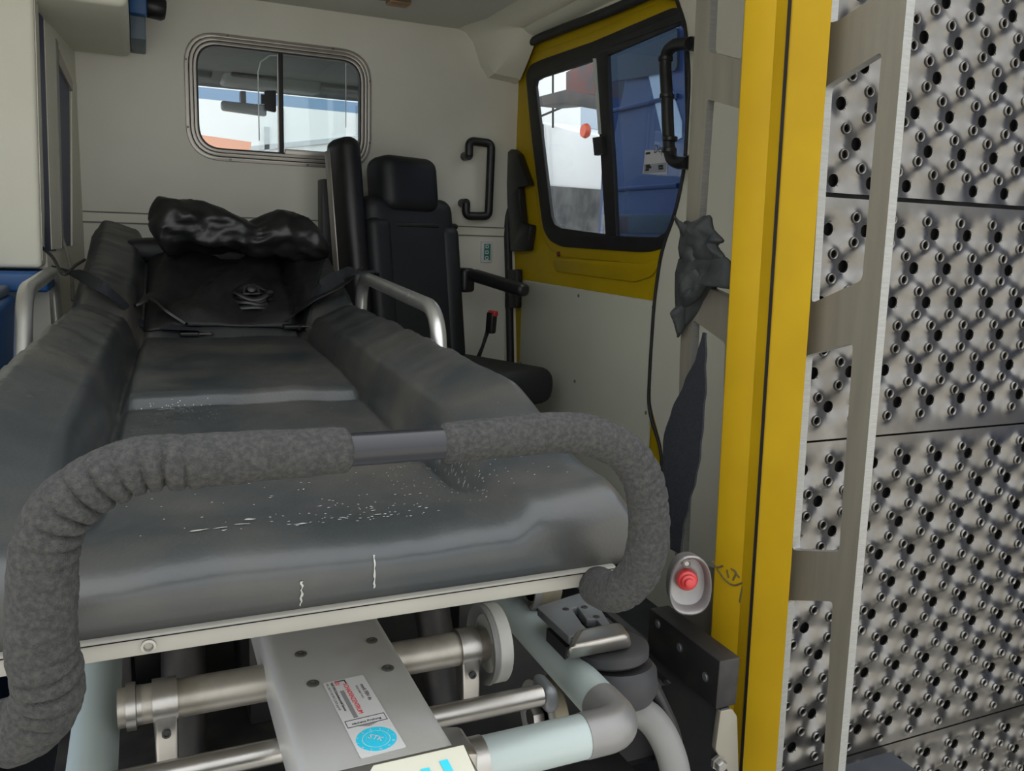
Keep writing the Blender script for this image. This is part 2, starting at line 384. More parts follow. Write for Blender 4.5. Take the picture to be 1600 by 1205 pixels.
# door outline (opening), pixels of the whole photo
dout = [(800, 590), (797, 420), (793, 300), (785, 150), (788, 105), (805, 78), (850, 58), (960, 16), (1030, -14), (1058, -10), (1074, 40), (1079, 120), (1072, 260), (1058, 330), (1035, 392), (1024, 470), (1019, 560), (1016, 630), (1036, 705), (1037, 800), (830, 800)]
dl = FR.poly(dout); dl[-2] = Vector((dl[-3].x, .05)); dl[-1] = Vector((dl[0].x+.01, .05))
dl = roundpoly(dl, .03, 4)
wr = FR.plate('wall_right', [(-3.2, 0), (-1.22, 0), (-1.22, ZC), (-3.2, ZC)], [dl], .04, cream); tag(wr, 'cream side wall lining around the yellow sliding door', 'wall', **st)
def inset(poly, dd):
    N = len(poly); out = []
    A = sum(poly[i-1].x*poly[i].y-poly[i].x*poly[i-1].y for i in range(N)); sgn = 1 if A > 0 else -1
    for i in range(N):
        t = (poly[(i+1) % N]-poly[i-1]).normalized(); out.append(poly[i]+Vector((-t.y, t.x))*dd*sgn)
    return out
door = thing('door_1', FR.pt(dl[0].x-.5, .05), 'yellow sliding side door with tinted window and grey lining', 'door'); door['kind'] = 'structure'
sl = FR.poly([(802, 640), (800, 590), (797, 420), (793, 300), (785, 150), (788, 105), (805, 78), (850, 58), (960, 16), (1030, -14), (1056, -8)])
tube('door_seal', resample(fillet([FR.pt(p.x, p.y, .006) for p in [Vector((sl[0].x, .06))]+sl], .05, 5), .02), .016, rubber, door, 10)
sl = FR.poly([(1056, -8), (1073, 40), (1079, 120), (1072, 260), (1058, 330), (1035, 392), (1024, 470), (1018, 560), (1014, 640), (1036, 705), (1037, 800)])
tube('door_seal', resample(fillet([FR.pt(p.x, p.y, .004) for p in sl], .05, 5), .02), .005, rubber, door, 8)
wouter = dpx([(340, 330), (362, 288), (420, 262), (640, 185), (960, 47), (1003, 30), (1035, 42), (1050, 90), (1058, 300), (1064, 560), (1060, 800), (1042, 930), (985, 1070), (950, 1110), (900, 1128), (840, 1130), (500, 1106), (450, 1082), (418, 1030), (395, 850), (360, 550)])
FR.plate('door_skin', inset(dl, .004), [inset(wouter, .012)], .02, yellow, door, lift=-.02)
# stepped yellow flange round the window
FR.plate('window_flange', inset(wouter, -.035), [inset(wouter, .006)], .008, yellow, door, lift=-.014, bev=.003)
FR.plate('window_surround', roundpoly(wouter, .03, 3), [dpx([(384, 385), (388, 362), (412, 348), (640, 274), (660, 268), (1030, 108), (1044, 130), (1050, 300), (1054, 560), (1050, 780), (1032, 910), (965, 1040), (930, 1062), (780, 1058), (720, 1052), (500, 1022), (470, 1005), (455, 970)])], .014, rubber, door, lift=-.006, bev=.003)
FR.plate('pane', dpx([(380, 360), (650, 265), (700, 1040), (480, 1025), (450, 990)]), [], .004, winglass, door, lift=-.018)
FR.plate('pane', dpx([(690, 225), (1050, 90), (1062, 780), (1030, 930), (960, 1075), (730, 1065)]), [], .004, tintglass, door, lift=-.024)
FR.plate('window_divider', dpx([(650, 250), (706, 225), (716, 480), (735, 760), (748, 1060), (700, 1058), (690, 900), (672, 600)]), [], .016, rubber, door, lift=-.004, bev=.003)
FR.plate('divider_strip', dpx([(650, 262), (660, 262), (683, 600), (675, 602)]), [], .012, edgeg, door, lift=.001)
FR.plate('window_latch', dpx([(660, 618), (700, 612), (706, 690), (668, 698)]), [], .02, rubber, door, lift=.012, bev=.003)
FR.plate('upper_visor', dpx([(715, 190), (1040, 55), (1046, 92), (730, 205)]), [], .01, rubber, door, lift=-.004)
gl = [FR.px(*p) for p in ((813, 437), (1027, 472), (1012, 640), (1010, 800), (806, 800), (806, 640))]
gl[3] = Vector((gl[2].x, .12)); gl[4] = Vector((gl[5].x, .12))
lin = FR.plate('door_lining', roundpoly(gl, .012, 3), [], .008, greyp, door, lift=-.008, bev=.002)
screw_on(Frame(FR.o+FR.N*-.008, FR.U, FR.V), [tuple(FR.px(*p)) for p in ((818, 445), (901, 462), (1017, 480), (811, 568), (895, 596), (1006, 645))], lin, .006, .003)
FR.plate('pressed_ridge', roundpoly(FR.poly([(858, 402), (1000, 412), (1030, 404), (1012, 432), (985, 441), (862, 424)]), .02), [], .008, yellow, door, lift=-.012, bev=.0035)
lug = FR.px(868, 397); disc('red_plug', Frame(FR.o+FR.N*-.014, FR.U, FR.V), lug.x, lug.y, .009, .006, mat('dark_red_plug', (.12, .012, .012), .5, c2=(.1, .01, .01)), door)
# latch and guide blocks on the leading door edge
FR.plate('door_guide', roundpoly(dpx([(275, 690), (300, 668), (325, 690), (375, 830), (330, 842), (345, 1000), (384, 1010), (368, 1125), (295, 1128), (280, 900)]), .01, 3), [], .03, black, door, lift=.016, bev=.004)
FR.plate('door_guide', roundpoly(FR.poly([(795, 422), (813, 421), (811, 481), (794, 482)]), .006, 3), [], .026, black, door, lift=.016, bev=.003)
# tumblehome soffit above the door
pa, pb, pc = onY(728, 52, YB), onY(740, 108, YB), onY(790, 130, YB)
zd = onX(850, 52, XR).z+.012
P0 = [(pa.x-.03, ZC), (pa.x, ZC-.010), (pa.x+.03, ZC-.04), (pb.x+.03, pc.z+.05), (pb.x+.06, pc.z+.012), (XR-.012, pc.z+.004), (XR, pc.z), (XR, ZC)]
P1 = [(XR-.20, ZC), (XR-.17, ZC-.004), (XR-.13, ZC-.012), (XR-.05, max(zd+.022, zd+(ZC-zd)*.35)), (XR-.03, zd+.010), (XR-.012, zd+.003), (XR, zd), (XR, ZC)]
def sprof(k): return [(a[0]*(1-k)+b[0]*k, a[1]*(1-k)+b[1]*k) for a, b in zip(P0, P1)]
V = []; secs = ((YB, 0, 0), (YB-.06, .05, 0), (YB-.13, .45, 0), (YB-.20, .9, 0), (1.24, 1., 0))
for y, kk, _ in secs: V += [(a, y, b) for a, b in sprof(kk)]
n = 8; Fc = [tuple(range(n)), tuple(range(4*n, 5*n))]+[(k*n+i, k*n+(i+1) % n, (k+1)*n+(i+1) % n, (k+1)*n+i) for k in range(4) for i in range(n)]
sf = mk('trim_1', V, Fc, cream)
autosm(sf, .5); tag(sf, 'cream moulded cove between ceiling and side door', 'trim', **st)
# ceiling lamp trough over the middle
lamp = thing('ceiling_lamp', (0.62, 2.3, ZC-.02), 'long narrow lamp trough with a small amber end on the ceiling', 'lamp')
ca_, cb_ = onZ(560, -8, ZC-.02), onZ(650, 10, ZC-.02)
box('housing', (ca_.x-.05, 2.0, ZC-.025), (cb_.x-.04, cb_.y-.02, ZC), mat('lamp_grey', (.16, .16, .15), .5, c2=(.14, .14, .13)), lamp, .006)
box('amber_end', (ca_.x+.1, cb_.y-.05, ZC-.03), (cb_.x-.03, cb_.y+.01, ZC), mat('amber', (.30, .16, .06), .4, c2=(.26, .14, .05)), lamp, .006)

# left wall: near cabinet face, cabinet row with two navy doors, blue counter
XL0, XL1, YC = -.238, -.182, 2.55
wl_ = hexa('wall_left', [(-.62, YC, 0), (XL0, YC, 0), (XL1, YB, 0), (-.62, YB, 0), (-.62, YC, ZC), (XL0+.01, YC, ZC), (XL1+.01, YB, ZC), (-.62, YB, ZC)], cream); tag(wl_, 'cream left wall carrying two tall navy cupboard doors', 'wall', **st)
U_ = Vector((XL1-XL0, YB-YC, 0)); FL = Frame((XL0+.003, YC, 0), U_, (0, 0, 1)); FL.N = -FL.N if FL.N.x < 0 else FL.N
def flp(name, pts, thick, m, lift, parent, rad=.0):
    L = [FL.px(*p) for p in pts]; return plate(name, roundpoly(L, rad) if rad else L, [], FL.o+FL.N*lift, FL.U, FL.V, thick, m, parent)
for pts in ([(56, 14), (80, 60), (84, 392), (66, 392)], [(85, 92), (105, 140), (107, 384), (92, 386)]):
    dd = flp('cupboard_door', pts, .006, navy, .006, wl_)
flp('door_frame', [(64, 30), (82, 62), (91, 388), (76, 390)], .008, cream, .008, wl_)
flp('door_frame', [(108, 128), (116, 130), (116, 384), (109, 384)], .008, cream, .008, wl_)
flp('frame_edge', [(82, 60), (85, 66), (94, 388), (91, 388)], .010, alucut, .010, wl_)
flp('cupboard_ledge', [(85, 76), (107, 128), (107, 142), (85, 100)], .012, framem, .012, wl_)
box('outer_lining', (-.80, 1.15, 0), (-.745, 2.56, ZC), cream, wl_)
cb = thing('wall_cabinet', (-.45, 2.42, .96), 'tall plain cream cabinet side standing on the blue counter', 'cabinet')
eR = onY(60, 200, 2.42).x; zbt = onY(40, 419, 2.42).z
eB, eT = onY(65, 419, 2.42), onY(52, 0, 2.42); eT = eT+(eT-eB)*((ZC-.002-eT.z)/(eT.z-eB.z))
hexa('body', [(-.72, 2.42, zbt), (eB.x, 2.42, zbt), (eB.x, 2.545, zbt), (-.72, 2.545, zbt), (-.72, 2.42, ZC-.002), (eT.x, 2.42, ZC-.002), (eT.x, 2.545, ZC-.002), (-.72, 2.545, ZC-.002)], cream, cb, .012, 3)
hexa('edge_strip', [(eB.x-.002, 2.436, zbt+.02), (eB.x+.002, 2.436, zbt+.02), (eB.x+.002, 2.446, zbt+.02), (eB.x-.002, 2.446, zbt+.02), (eT.x-.002, 2.436, ZC-.01), (eT.x+.002, 2.436, ZC-.01), (eT.x+.002, 2.446, ZC-.01), (eT.x-.002, 2.446, ZC-.01)], framem, cb)
ct = thing('blue_counter', (-.45, 2.0, 0), 'blue moulded counter with a ledge below the cream cabinet', 'counter')
zc = onY(30, 424, 2.41).z
box('ledge', (-.72, 2.38, zc-.05), (eR+.004, 2.545, zc), bluep, ct, .008, 3)
box('front_panel', (-.74, 2.0, 0), (-.285, 2.379, zc-.055), bluep, ct, .02, 3)
box('side_panel', (-.74, 1.35, 0), (-.30, 2.02, zc-.16), bluep, ct, .02, 3)
box('grey_cap', (-.74, 1.9, zc-.055), (-.30, 2.36, zc-.03), mat('counter_grey', (.16, .19, .22), .5, c2=(.13, .16, .19)), ct, .008, 3)
# overhead locker, blue box and black lamp
lk = thing('overhead_locker', (-.2, 2.8, 1.56), 'cream overhead locker in the front left ceiling corner', 'locker')
z1 = onY(160, 86, YB).z; xr_ = onY(204, 70, YB).x
box('body', (-.60, 2.42, z1), (xr_, YB, ZC), cream, lk, .022, 4)
box('lip', (-.60, 2.36, z1+.06), (xr_+.005, 2.43, ZC), cream, lk, .012, 3)
bb = thing('blue_bracket', (xr_+.03, 3.0, z1+.04), 'blue bracket box beside the overhead locker', 'bracket')
box('body', (xr_+.001, 2.9, onY(215, 66, 2.95).z), (xr_+.045, YB-.001, ZC), mat('grey_blue', (.09, .13, .17), .5, c2=(.08, .12, .16)), bb, .004)
box('blue_cover', (xr_+.001, 2.86, onY(215, 26, 2.9).z), (xr_+.05, 2.9, ZC), bluep, bb, .006)
lathe('lamp_head', [(.0, 0), (.03, 0), (.034, .01), (.034, .05), (.028, .06), (0, .06)], onY(228, 8, 2.93)+Vector((-.005, 0, 0)), (1, .1, -.1), black, bb, 24)

# ================================================================== ATTENDANT SEAT
SR = Matrix.Rotation(math.radians(24), 3, 'Z')      # faces the rear, turned towards the side door
SP = Vector((.90, 2.86, 0))
seat = thing('attendant_seat', SP, 'black attendant seat with headrest and armrest in front of the bulkhead', 'seat')
def sbox(name, lo, hi, m, bev, tilt=0., parent=seat, seg=4, push=0., subd=False):
    bm = bmesh.new(); bmesh.ops.create_cube(bm, size=1); lo, hi = Vector(lo), Vector(hi)
    for v in bm.verts: v.co = Vector(((lo[i]+hi[i])/2+v.co[i]*(hi[i]-lo[i])) for i in range(3))
    bmesh.ops.bevel(bm, geom=bm.edges[:], offset=bev, segments=seg, profile=.5, affect='EDGES')
    T = Matrix.Rotation(math.radians(tilt), 3, 'X'); pv = Vector((0, 0, .55))
    for v in bm.verts: v.co = SP+SR @ (pv+T @ (v.co-pv))
    return autosm(bmlink(name, bm, m, parent), 1.)
# local: +x image right, -y front
sbox('seat_cushion', (-.22, -.46, .50), (.25, .06, .63), seatm, .05)
back = sbox('backrest', (-.205, -.06, .55), (.195, .07, 1.20), seatm, .05, -7)
sbox('backrest_bolster', (-.212, -.070, .60), (-.12, .05, 1.12), seatm, .03, -7, back)
sbox('backrest_bolster', (.115, -.070, .60), (.202, .05, 1.10), seatm, .03, -7, back)
sbox('seam', (-.10, -.0635, 1.09), (.10, -.055, 1.105), rubber, .003, -7, back, 1)
sbox('headrest', (-.145, -.085, 1.14), (.105, .055, 1.335), seatm, .045, -7)
sbox('seat_base', (-.16, -.30, 0.0), (.16, .05, .50), dark, .02)
sbox('side_wing', (-.285, -.05, .55), (-.205, .08, 1.385), black, .038, -7)
sbox('wing_edge', (-.288, .035, .8), (-.279, .065, 1.345), framem, .003, -7, seat, 1)
ar = sbox('armrest', (.205, -.25, .905), (.262, .03, .95), black, .018, 9)
sbox('armrest_bracket', (.19, -.04, .86), (.25, .05, .95), black, .014, 0, ar)
lathe('recline_knob', [(0, 0), (.012, 0), (.012, .02), (.009, .028), (0, .028)], SP+SR @ Vector((.19, .04, 1.10)), SR @ Vector((1, 0, 0)), black, seat, 16)
bk = sbox('belt_buckle', (.245, -.12, .72), (.275, -.085, .80), black, .008, 4)
sbox('release_button', (.249, -.125, .786), (.271, -.09, .806), redp, .004, 4, bk)
tube('buckle_stalk', [SP+SR @ Vector((.26, -.10, .73)), SP+SR @ Vector((.255, -.08, .66)), SP+SR @ Vector((.24, -.05, .58))], .006, rubber, bk, 8)
tube('buckle_stalk', [SP+SR @ Vector((.272, -.10, .73)), SP+SR @ Vector((.278, -.08, .70)), SP+SR @ Vector((.255, -.05, .58))], .0045, rubber, bk, 8)
p0, p1 = onY(500, 280, 3.1), onY(522, 380, 3.1)
tag(box('wall_box', (p0.x, 3.06, .6), (p1.x+.05, YB-.001, p0.z), black, None, .006), 'slim black box on the bulkhead behind the attendant seat', 'box')
# grab handle on the bulkhead
gh = thing('grab_handle', FB.pt(*FB.px(742, 345)), 'black angular grab handle on the bulkhead above the socket plate', 'handle')
hp = [FB.px(*p) for p in ((727, 245), (727, 222), (760, 224), (757, 338), (724, 338), (724, 318))]
hx = hp[0].x-.004; hx2 = hp[2].x; ht, hb = hp[1].y, hp[4].y
pth = fillet([FB.pt(hx, ht-.055, .05), FB.pt(hx, ht, .05), FB.pt(hx2, ht-.003, .052), FB.pt(hx2-.003, hb+.003, .052), FB.pt(hx-.006, hb, .05), FB.pt(hx-.006, hb+.05, .05)], .022, 6)
tube('grip', pth, .0165, black, gh, 12)
for a in (pth[0], pth[-1]):
    tube('mount', [a, Vector((a.x, YB, a.z))], .017, black, gh, 12)
# socket plate
sk = thing('socket_plate', FB.pt(*FB.px(760, 410)), 'small white plate with green symbols below the grab handle', 'plate')
a, b = FB.px(751, 377), FB.px(768, 411)
box('plate', (a.x, YB-.008, b.y), (b.x, YB, a.y), paper, sk, .003)
box('green_field', (a.x+.013, YB-.0092, b.y+.012), (b.x-.010, YB-.0078, a.y-.010), green, sk)
FS = Frame((0, YB-.0094, 0), (1, 0, 0), (0, 0, 1)); mx_ = (a.x+b.x)/2
for k in range(3):
    zz = b.y+.02+(a.y-b.y-.04)*k/2
    FS.plate('symbol', rrect(mx_-.007, mx_+.007, zz-.007, zz+.007, .003, 3), [rrect(mx_-.004, mx_+.004, zz-.004, zz+.004, .002, 3)], .001, cream, sk)

# black grab handle at the rear edge of the door
dh = thing('door_grab_handle', onX(1050, 265, XR-.1), 'long black tubular grab handle beside the sliding door', 'handle')
XH = 1.315
hp = [onX(*p, XH) for p in ((1078, 68), (1052, 72), (1040, 92), (1042, 150), (1046, 235), (1056, 253), (1074, 254))]
tube('grip', resample(smoothpath(hp, 8), .012), .0165, black, dh, 14)
for zz in (hp[0], hp[-1]): tube('mount', [Vector(zz), Vector((XR, zz.y, zz.z))], .018, black, dh, 14)
for kk in (2, 3, 4, 4.6):
    pp = hp[int(kk)]
    lathe('collar', [(.0185, -.006), (.02, -.004), (.02, .004), (.0185, .006)], pp+(Vector((0, 0, 0)) if kk != 4.6 else Vector((0, 0, .03))), (0, 0, 1), black, dh, 14)

# paper note on the tinted pane
FG = Frame(FR.o+FR.N*-.022, FR.U, FR.V)
nq = [FG.px(*p) for p in ((1008, 235), (1043, 234), (1042, 273), (1004, 272))]
note = FG.plate('paper_note', [nq[3], nq[2], nq[1], nq[0]], [], .001, paper); tag(note, 'handwritten white note taped to the tinted door pane', 'note')
nu, nv = nq[0].x, nq[0].y; nw = nq[1].x-nq[0].x; nh = nq[0].y-nq[3].y
text('heading', 'Depph', FG, nu+nw*.42, nv-nh*.17, .034, 0, inkm, note, .0012, .9)
for (a, b, c_) in ((.05, .10, .2), (.08, .62, .2), (.10, .70, .24), (.08, .80, .16), (.66, .70, .2), (.68, .80, .2)):
    box('handwriting', tuple(FG.pt(nu+nw*a, nv-nh*b-.006, .0012)), tuple(FG.pt(nu+nw*(a+c_), nv-nh*b, .0004)), inkm, note)
FG.plate('grey_band', [(nu+nw*.0, nv-nh), (nu+nw, nv-nh), (nu+nw, nv-nh*.62), (nu, nv-nh*.60)], [], .0004, mat('note_grey', (.36, .38, .42), .7, c2=(.33, .35, .4)), note, lift=.0005)

# ================================================================== CAB AND OUTSIDE, SEEN THROUGH THE WINDOWS
cabr = box('cab_headliner', (-.55, YB+.05, 1.72), (1.5, 4.15, 1.78), liner, None, .02)
tag(cabr, 'dark grey headliner of the cab beyond the bulkhead window', 'headliner', **st)
zh = onY(430, 136, 4.05).z
hexa('front_header', [(-.55, 4.05, zh), (1.5, 4.05, zh), (1.5, 4.25, zh), (-.55, 4.25, zh), (-.55, 3.85, 1.73), (1.5, 3.85, 1.73), (1.5, 4.3, 1.73), (-.55, 4.3, 1.73)], liner, cabr, .01)
yv = 3.98
a, b = onY(345, 112, yv), onY(430, 138, yv)
con = hexa('overhead_console', [(a.x, 3.95, b.z), (b.x+.2, 3.95, b.z-.01), (b.x+.2, 4.1, b.z), (a.x, 4.1, b.z), (a.x+.02, 3.85, a.z+.1), (b.x+.2, 3.85, a.z+.1), (b.x+.2, 4.1, a.z+.1), (a.x+.02, 4.1, a.z+.1)], mat('console_grey', (.10, .11, .11), .6, c2=(.09, .1, .1)), cabr, .02, 3)
a2, b2 = onY(360, 112, 3.93), onY(440, 128, 3.93)
box('console_recess', (a2.x, 3.90, b2.z), (b2.x, 3.945, a2.z), dark, con, .01)
a, b = onY(290, 105, yv), onY(330, 125, yv)
box('sun_visor', (a.x-.25, 3.93, b.z), (b.x, 3.97, a.z+.05), liner, cabr, .012, 3)
a, b = onY(470, 128, yv), onY(575, 148, yv)
box('sun_visor', (a.x, 3.93, b.z+.005), (b.x+.2, 3.97, b.z+.07), liner, cabr, .012, 3)
# windscreen
ws = thing('windscreen', (.4, 4.3, 1.0), 'curved windscreen with a blue sun band beyond the bulkhead window', 'windscreen'); ws['kind'] = 'structure'
zband = onY(420, 164, 4.25).z
hexa('lower_glass', [(-.55, 4.62, .8), (1.5, 4.62, .8), (1.5, 4.626, .8), (-.55, 4.626, .8), (-.55, 4.25, zband), (1.5, 4.25, zband), (1.5, 4.256, zband), (-.55, 4.256, zband)], winglass, ws)
hexa('sun_band', [(-.55, 4.25, zband), (1.5, 4.25, zband), (1.5, 4.256, zband), (-.55, 4.256, zband), (-.55, 4.14, 1.68), (1.5, 4.14, 1.68), (1.5, 4.146, 1.68), (-.55, 4.146, 1.68)], sunband, ws)
mr = thing('rear_view_mirror', onY(384, 150, 4.12), 'dark rear view mirror hanging on the windscreen', 'mirror')
a, b = onY(345, 157, 4.10), onY(415, 182, 4.10)
hexa('housing', [(a.x, 4.09, b.z+.01), (b.x, 4.05, b.z-.005), (b.x, 4.09, b.z-.005), (a.x, 4.13, b.z+.01), (a.x, 4.09, a.z), (b.x, 4.05, a.z-.006), (b.x, 4.09, a.z-.006), (a.x, 4.13, a.z)], mat('mirror_grey', (.09, .105, .105), .25, c2=(.08, .1, .1)), mr, .012, 3)
box('stem', ((a.x+b.x)/2-.012, 4.09, a.z-.01), ((a.x+b.x)/2+.012, 4.15, a.z+.05), black, mr, .004)
# what stands in front of the vehicle
fw = thing('white_building', (2, 9, -.65), 'white building wall with panel joints seen through the windscreen', 'building')
box('wall', (-6, 9.0, -.65), (12, 9.4, 6.5), wwall, fw)
jl = mat('panel_joint', (.55, .58, .6), .7, c2=(.5, .53, .55))
for (p, q_) in (((385, 233), (575, 214)), ((440, 238), (440, 170)), ((560, 210), (560, 165)), ((417, 250), (417, 198))):
    A, B = onY(*p, 8.99), onY(*q_, 8.99); dx = .025
    if abs(A.x-B.x) > abs(A.z-B.z): hexa('panel_joint', [A+Vector((0, -.01, -dx)), B+Vector((0, -.01, -dx)), B+Vector((0, .012, -dx)), A+Vector((0, .012, -dx)), A+Vector((0, -.01, dx)), B+Vector((0, -.01, dx)), B+Vector((0, .012, dx)), A+Vector((0, .012, dx))], jl, fw)
    else: hexa('panel_joint', [A+Vector((-dx, -.01, 0)), A+Vector((dx, -.01, 0)), A+Vector((dx, .012, 0)), A+Vector((-dx, .012, 0)), B+Vector((-dx, -.01, 0)), B+Vector((dx, -.01, 0)), B+Vector((dx, .012, 0)), B+Vector((-dx, .012, 0))], jl, fw)
FO = Frame((0, 7.6, 0), (1, 0, 0), (0, 0, 1))
ob_ = FO.poly([(315, 211), (393, 222), (375, 262), (318, 262)]); ob_[2].y = -.65; ob_[3].y = -.65; ob_[2].x -= .3
og = FO.plate('orange_kiosk', [ob_[3], ob_[2], ob_[1], ob_[0]], [], .8, orangew); tag(og, 'orange panelled kiosk standing before the white building', 'kiosk')
# vehicles beside the ambulance
bv = thing('blue_van', (2.5, 2.5, -.65), 'dark blue van parked close beside the sliding door', 'van')
e0 = onX(936, 250, 2.45).y
FV = Frame((2.45, 0, 0), (0, -1, 0), (0, 0, 1))
FV.plate('body_side', roundpoly([(-e0-.02, -.15), (-.3, -.15), (-.3, 2.3), (-e0+.5, 2.3), (-e0+.28, 2.1), (-e0+.06, 1.35)], .08, 4), [], 1.5, bluevan, bv, bev=.02)
FV.plate('sill', [(-e0-.02, -.45), (-.3, -.45), (-.3, -.1), (-e0-.02, -.1)], [], 1.4, dark, bv, lift=-.02)
FV.plate('lower_cladding', FV.poly([(948, 335), (1060, 335), (1060, 365), (948, 365)]), [], .03, vanglass, bv, lift=.03, bev=.004)
FV.plate('side_window', roundpoly(FV.poly([(952, 85), (1062, 40), (1062, 110), (1000, 122), (955, 128)]), .04), [], .02, vanglass, bv, lift=.015)
FV.plate('white_stripe', FV.poly([(1005, 78), (1030, 70), (1066, 190), (1066, 215), (1040, 230)]), [], .004, whitevan, bv, lift=.004)
for yy_ in (150, 290):
    A, B = FV.px(950, yy_+10), FV.px(1060, yy_)
    FV.plate('body_crease', [(A.x, B.y-.012), (B.x, B.y-.012), (B.x, B.y+.012), (A.x, B.y+.012)], [], .02, bluevan, bv, lift=.015, bev=.008)
wv = thing('white_van', (4.5, 7, -.65), 'white van with dark lower cladding beyond the blue van', 'van')
FW = Frame((3.9, 0, 0), (0, -1, 0), (0, 0, 1))
FW.plate('body_side', FW.poly([(840, 190), (900, 205), (960, 215), (960, 300), (840, 290)]), [], 1.6, whitevan, wv, bev=.02)
clad = FW.poly([(838, 289), (962, 298), (962, 380), (838, 375)]); clad[2].y = clad[3].y = -.65
FW.plate('lower_cladding', clad, [], 1.5, mat('van_cladding', (.02, .022, .025), .5, c2=(.09, .095, .1), scale=6), wv, lift=.02)
FW.plate('side_window', FW.poly([(842, 130), (940, 140), (940, 213), (900, 204), (842, 190)]), [], .05, mat('van_window', (.42, .50, .60), .1, c2=(.40, .48, .58), scale=1), wv, lift=-.5)
for p, q_ in (((852, 195), (858, 330)), ((868, 110), (868, 200)), ((842, 185), (890, 165))):
    A, B = FW.pt(*FW.px(*p), .03), FW.pt(*FW.px(*q_), .03); tube('panel_gap', [A, B], .012, dark, wv, 6)
ld = thing('loader_arm', onX(890, 150, 3.4), 'rusty dark boom with a red end outside the side window', 'boom')
FA = Frame((3.3, 0, 0), (0, -1, 0), (0, 0, 1))
FA.plate('boom', FA.poly([(836, 152), (882, 140), (935, 150), (935, 172), (880, 162), (838, 166)]), [], .25, mat('rusty_dark', (.035, .035, .04), .6, c2=(.07, .06, .06), scale=6), ld, bev=.01)
FA.plate('mast', [Vector((FA.px(929, 160).x, -.65)), Vector((FA.px(938, 160).x, -.65)), FA.px(938, 150), FA.px(929, 150)], [], .15, bluevan, ld, lift=-.1)
FA.plate('boom_head', FA.poly([(883, 112), (905, 100), (932, 96), (930, 150), (883, 146)]), [], .3, mat('dull_red', (.13, .05, .05), .6, c2=(.06, .06, .07), scale=5, mix=(.4, .6)), ld, bev=.02)
tl = onX(919, 205, 3.35); lathe('tail_lamp', [(0, 0), (.05, 0), (.06, .02), (.05, .05), (0, .05)], tl, (-1, 0, 0), mat('orange_red_lamp', (.6, .09, .04), .3, c2=(.55, .08, .04)), ld, 20)

# ================================================================== STRETCHER
def cxY(y): return .128+(y-.70)*.036           # centre line, slightly askew in the vehicle
def hwY(y): return .335-.022*sst(1.9, 2.75, y)+.012*sst(.7, 1.6, y)
YF, YH, YE = .70, 2.20, 2.76                    # foot end, hinge, head end
def spine(y):
    """centre surface height and forward tangent angle"""
    return .792+.012*(1-sst(YF, YF+.18, y))+(.0 if y < YH else (y-YH)*.40)
def mat_h(u, y):
    a = abs(u); k = .30+.70*sst(.74, 1.02, y)
    if y > YH: k *= 1-.35*sst(YH, YE, y)
    b = .058*sst(.575, .665, a)+.034*sst(.64, .93, a)
    g = -.022*math.exp(-((a-.572)/.024)**2)*sst(.80, .95, y)
    wr_ = .0045*abs(fbm((u*1.2+.3*y, y*11, 5.)))*sst(.6, .75, a)*sst(1.0, 1.3, y)+.0016*math.sin(y*46+u*7+5*fbm((u*2, y*2.3, 0)))*sst(.6, .75, a)*sst(1.3, 1.6, y)*(1-sst(2.1, 2.3, y))
    w2 = .004*fbm((u*3.1, y*5, 2.))
    e = -.028*sst(.90, 1., a)**2
    cre = -.010*math.exp(-((y-1.40)/.010)**2)*(1-sst(.5, .58, a))-.016*math.exp(-((y-YH)/.022)**2)
    step = (.018*sst(1.395, 1.425, y)-.006*sst(1.9, 2.2, y))*(1-sst(.50, .60, a))
    return spine(y)+step+b*k+g+wr_+w2+e+cre
def mat_top(u, y): return Vector((cxY(y)+u*hwY(y), y, mat_h(u, y)))
def hit(x, y, lift=0.):
    dd = ray(x, y); dd = dd/dd[1]; prev = None
    def g(Y):
        p = CAM+dd*Y; yy_ = min(max(Y, YF+.05), YE); u = (p[0]-cxY(yy_))/hwY(yy_); return p[2]-mat_h(max(-1, min(1, u)), yy_)
    Y = YF+.02; a = g(Y)
    while Y < YE-.02:
        b = g(Y+.03)
        if b <= 0:
            lo_, hi_ = Y, Y+.03
            for _ in range(12):
                m_ = (lo_+hi_)/2
                if g(m_) > 0: lo_ = m_
                else: hi_ = m_
            Y = hi_; break
        Y += .03
    return Vector(CAM+dd*Y)+Vector((0, 0, lift))
stx = thing('stretcher', (.15, 1.6, .0), 'black padded ambulance stretcher with foam push handle and side rails', 'stretcher')
# mattress: top grid with a rolled front, sides and underside
us = [-1+2*i/96 for i in range(97)]
ys = [YF+.012+(YE-YF-.012)*(i/260)**1.0 for i in range(261)]
rows = []
zb_ = .742
def zbot(y): return zb_+(0 if y < YH else (y-YH)*.40)
def front_prof(t):
    if t < .4: return YF+.006-.010*math.sin(t/.4*PI/2), .58*t/.4
    a = (t-.4)/.6*PI/2; return YF-.004+.050*(1-math.cos(a)), .58+.42*math.sin(a)
rows = []
for k in range(20):
    row = []
    for u in us:
        p = mat_top(u, YF+.045); t = k/19
        # profile from underside edge up over the rolled lip
        yy_, zk = front_prof(t); zz = zb_+(p.z-.0005-zb_)*zk
        row.append(Vector((p.x, yy_, zz)))
    rows.append(row)
for y in ys:
    if y < YF+.06: continue
    rows.append([mat_top(u, y) for u in us])
W_ = len(us); H_ = len(rows)
V = [p for r_ in rows for p in r_]
Fc = [(i*W_+j, i*W_+j+1, (i+1)*W_+j+1, (i+1)*W_+j) for i in range(H_-1) for j in range(W_-1)]
base = len(V)                                     # sides: bulge then in to the underside
sd = []
